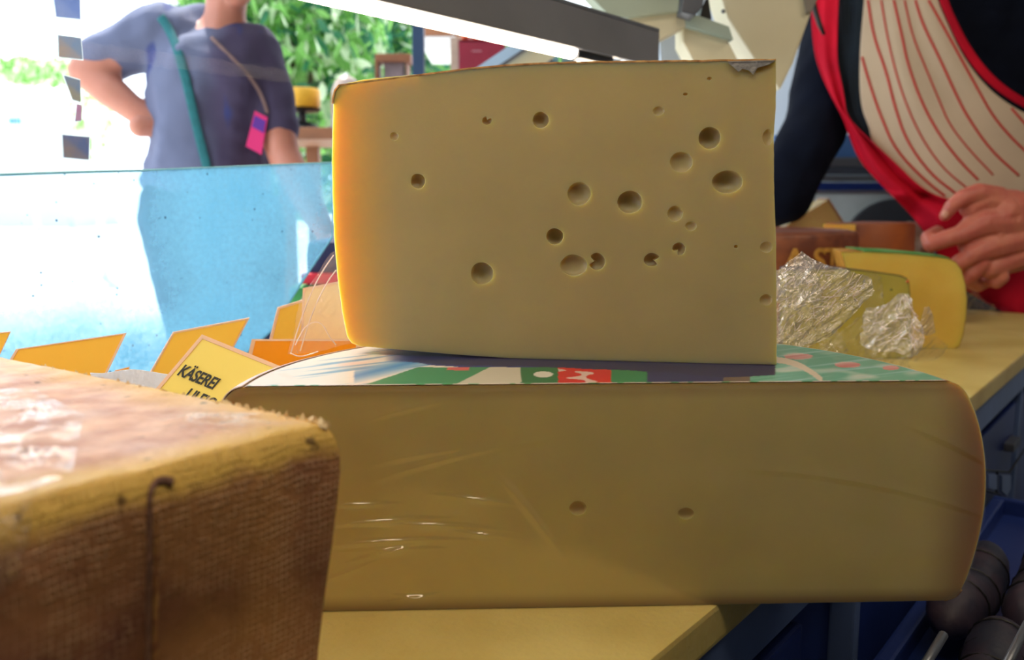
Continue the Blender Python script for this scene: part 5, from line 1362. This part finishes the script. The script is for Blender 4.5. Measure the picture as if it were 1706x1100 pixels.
# fist: back of the hand towards the camera, fingers rolled away behind it and down
hc = [[(hp(1740, 350, 1.99), .046), (hp(1700, 352, 1.97), .043), (hp(1668, 356, 1.955), .044)],
      [(hp(1690, 345, 1.965), .038), (hp(1640, 335, 1.95), .030), (hp(1618, 345, 1.945), .026)],
      [(hp(1680, 370, 1.955), .042), (hp(1635, 372, 1.94), .034), (hp(1606, 388, 1.93), .0225)],
      [(hp(1685, 400, 1.955), .040), (hp(1645, 412, 1.94), .032), (hp(1620, 424, 1.93), .023)],
      [(hp(1695, 425, 1.96), .036), (hp(1665, 440, 1.95), .028), (hp(1648, 448, 1.94), .022)],
      [(hp(1660, 362, 1.965), .047), (hp(1650, 392, 1.96), .045), (hp(1665, 420, 1.965), .040)],
      [(hp(1630, 360, 1.955), .030), (hp(1622, 392, 1.95), .030), (hp(1636, 420, 1.95), .026)],
      [(hp(1645, 378, 1.958), .040), (hp(1614, 402, 1.945), .0255), (hp(1624, 426, 1.945), .025), (hp(1642, 442, 1.95), .026), (hp(1664, 440, 1.955), .027)],
      [(hp(1650, 408, 1.958), .036), (hp(1632, 420, 1.95), .030)],
      # index: from its knuckle pointing left, bent back at the middle joint
      finger([hp(1606, 390, 1.93), hp(1580, 397, 1.925), hp(1551, 407, 1.93), hp(1546, 396, 1.955), hp(1562, 386, 1.975)], .0215, .0140),
      # middle: knuckle to lower left, rolled under
      finger([hp(1620, 426, 1.93), hp(1600, 437, 1.935), hp(1588, 446, 1.95), hp(1592, 462, 1.975), hp(1612, 465, 1.985)], .0205, .0145),
      finger([hp(1634, 440, 1.935), hp(1620, 456, 1.94), hp(1612, 466, 1.95), hp(1628, 476, 1.975), hp(1642, 470, 1.985)], .020, .014),
      # little finger curled at the bottom right
      finger([hp(1664, 446, 1.945), hp(1668, 462, 1.94), hp(1660, 470, 1.945), hp(1650, 468, 1.96), hp(1658, 460, 1.98)], .018, .0125),
      # thumb along the top, tip hanging down
      finger([hp(1662, 330, 1.955), hp(1630, 322, 1.94), hp(1604, 330, 1.93), hp(1586, 343, 1.93), hp(1574, 360, 1.935)], .026, .0115)]
vh = remesh_blob(hc, .0026, 3)
# resting other hand
vh2 = hand(vwr1, (-1, -.1, -.3), (0, -.3, 1), .17, .4)
link('body', join([vb, vh, vh2]), M['skin'], ve, True)
link('thumb_nail', sphere_me(hp(1575, 357, 1.921), (.007, .002, .009), 2), mat('nail', (222, 160, 140), .3), ve, True)
head_bits(ve, vhd, .115, hf, hs)
vs_ = [[(vp(1665, 400), (.17, .14, .13)), (vp(1630, 290), (.19, .15, .13)), (vp(1600, 200), (.215, .15, .14)), (vp(1590, 20), (.222, .155, .15)), (vp(1580, -110), (.18, .11, .07))],
       [(vp(1520, -110), .09), (vsh1, .095), (vp(1395, 60, VY-.04), .09), (vel1.lerp(vsh1, .1), .084), (vp(1302, 328, VY-.12), .080), (vp(1240, 345, VY-.13), .055)],
       [(vp(1650, -110), .09), (vsh2, .095), (vel2, .078), (vel2.lerp(wr2, .35), .068)]]
vsm = remesh_blob(vs_, .010, 6, .009, 8)
link('black_shirt', vsm, M['black_shirt'], ve, True)
tr_ = [[(vpel, (.18, .14, .14)), (vpel-Z*.08, (.19, .13, .1))]]
for k in (0, 1):
    s_ = -1 if k == 0 else 1
    tr_.append([(vpel+Vector((s_*.09, 0, -.08)), .12), (ft[k]+Vector((0, 0, .45)), .085), (ft[k]+Vector((0, 0, .12)), .07)])
    link('shoe', remesh_blob([[(ft[k]+Vector((0, .03, .03)), (.045, .05, .045)), (ft[k]+Vector((0, -.15, .02)), (.045, .05, .034))]], .008, 3), M['shoe'], ve, True)
link('trousers', remesh_blob(tr_, .012, 5, .004, 9), M['trouser'], ve, True)
# apron: surfaces lying in front of the shirt
def front_y(u, v):
    return 2.28 + .10*((u-1580)/230)**2 + .00012*max(0, v-250)*0
def patch(left, right, nu, nv, off=0, fold=0, seed=0, ridge=None, uv=None):
    left, right = smooth_poly(left, 2), smooth_poly(right, 2)
    def f(s, t):
        a, b = polyat(left, t), polyat(right, t); u, v = a[0]*(1-s)+b[0]*s, a[1]*(1-s)+b[1]*s
        y = front_y(u, v)-off
        y += fold*noise.noise(Vector((s*4+seed, t*2, seed)))
        if ridge: y += ridge(s, t, u, v)
        return P(u, v, y)
    def g(s, t):
        a, b = polyat(left, t), polyat(right, t); return (a[0]*(1-s)+b[0]*s, a[1]*(1-s)+b[1]*s)
    me = grid(nu, nv, f, (lambda s, t: uv(*g(s, t))) if uv else None)
    return me
# stripe coordinate in the cloth: runs of the stripes drawn by hand in the photo
ST = [[(1436, 95), (1452, 150), (1470, 200), (1492, 250), (1540, 300), (1575, 327)],
      [(1446, 0), (1455, 60), (1477, 120), (1490, 175), (1510, 235), (1550, 290), (1592, 322)],
      [(1468, 0), (1478, 60), (1492, 120), (1510, 175), (1535, 230), (1570, 280), (1614, 316)],
      [(1489, 0), (1503, 60), (1512, 105), (1535, 170), (1565, 225), (1600, 270), (1630, 300)],
      [(1507, 0), (1520, 60), (1545, 120), (1566, 170), (1582, 208), (1615, 250), (1655, 292)],
      [(1525, 0), (1537, 40), (1567, 100), (1594, 160), (1612, 195), (1650, 250), (1698, 293)],
      [(1547, 0), (1575, 50), (1608, 110), (1630, 150), (1655, 195), (1690, 235), (1720, 262)],
      [(1566, 0), (1600, 60), (1640, 120), (1680, 175), (1720, 220), (1760, 250), (1800, 280)]]
bibL = [(1442, -150), (1441, -60), (1440, 0), (1434, 60), (1432, 110), (1432, 150), (1436, 185), (1449, 215), (1450, 234), (1478, 262), (1505, 290), (1535, 318), (1568, 334), (1590, 345)]
bibR = [(1520, -150), (1545, -60), (1562, 0), (1580, 40), (1602, 90), (1630, 130), (1660, 160), (1700, 186), (1745, 206), (1800, 225), (1810, 250), (1800, 290), (1760, 330), (1720, 350)]
bib = patch(bibL, bibR, 60, 70, .012, .006, 2)
M['cream_cloth'] = mat('cream_cotton', (208, 190, 168), .85, noise_amt=.07, nscale=8, bump=.3, bscale=120, spec=.2)
ap = link('apron_bib', solid(bib, .002), M['cream_cloth'], ve, True); ap['label'] = 'cream apron bib with thin red stripes'
bw_ = bib.copy() if False else patch(bibL, bibR, 60, 70, .012, .006, 2)
from mathutils.bvhtree import BVHTree
bm = bmesh.new(); bm.from_mesh(bw_); bvh = BVHTree.FromBMesh(bm); bm.free()
for k, s_ in enumerate(ST):
    pth = smooth_poly(s_, 2); L_, R__ = [], []
    wd = 2.5 if k not in (2, 4) else 1.8
    for i, (u, v) in enumerate(pth):
        a, b = pth[max(0, i-1)], pth[min(len(pth)-1, i+1)]; dx, dy = b[0]-a[0], b[1]-a[1]; q = math.hypot(dx, dy) or 1
        row = []
        for sg in (-1, 1):
            r_ = ray(u-dy/q*wd*sg*.8, v+dx/q*wd*sg*.8).normalized(); hit = bvh.ray_cast(CAM, r_)
            if hit[0] is None: row = None; break
            row.append(CAM+r_*(hit[3]-.0022))
        if row: L_.append(row[0]); R__.append(row[1])
    if len(L_) > 3:
        n_ = len(L_); link('stripe', solid(mesh(L_+R__, [(i, i+1, n_+i+1, n_+i) for i in range(n_-1)]), .0005), mat('red_stripe', (196, 40, 44), .8), ap, True)
# red neck strap / trim along the right edge of the bib
trim = [(1562-2, -60), (1562, -5), (1578, 32), (1600, 80), (1630, 122), (1662, 152), (1702, 178), (1745, 198), (1790, 215)]
trimo = [(1572, -60), (1576, -5), (1592, 32), (1612, 72), (1640, 112), (1672, 143), (1712, 168), (1752, 186), (1795, 203)]
link('apron_trim', solid(patch(trim, trimo, 6, 60, .016), .004), M['red'], ve, True)
# red band at left: shoulder strap running into the skirt of the apron
bL = [(1362, -60), (1352, 0), (1352, 50), (1357, 90), (1368, 125), (1388, 165), (1404, 195), (1416, 230), (1430, 265), (1455, 295), (1485, 325), (1510, 350), (1535, 380), (1560, 420), (1590, 470), (1640, 505), (1690, 528)]
bR = [(1400, -60), (1397, 0), (1395, 50), (1394, 100), (1400, 130), (1406, 160), (1410, 195), (1440, 225), (1462, 245), (1495, 275), (1530, 310), (1565, 330), (1620, 340), (1680, 350), (1760, 360), (1790, 420), (1800, 528)]
def rg(s, t, u, v):
    q = .012*math.sin(s*9+t*3)*min(1, t*2)
    if v > 320: q += .02*math.sin((u+v*.5)*.06)
    return q
link('apron_skirt', solid(patch(bL, bR, 50, 110, .028, .006, 5, rg), .003), M['red'], ve, True)
# inner dark fold between strap and bib
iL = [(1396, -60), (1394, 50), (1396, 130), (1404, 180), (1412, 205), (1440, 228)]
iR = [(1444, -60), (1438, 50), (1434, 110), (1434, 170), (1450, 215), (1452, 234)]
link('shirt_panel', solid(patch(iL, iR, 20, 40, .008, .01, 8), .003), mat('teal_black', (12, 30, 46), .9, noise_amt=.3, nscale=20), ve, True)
# pens clipped in the strap
link('pen', tube([P(1352, -14, 2.28), P(1358, 18, 2.275), P(1366, 42, 2.27), P(1373, 58, 2.27)], [.006, .0065, .006, .004], 12), M['black'], ve, True)
link('pen_clip', tube([P(1348, 5, 2.27), P(1362, -6, 2.265)], .003, 8), M['steel_dark'], ve, True)
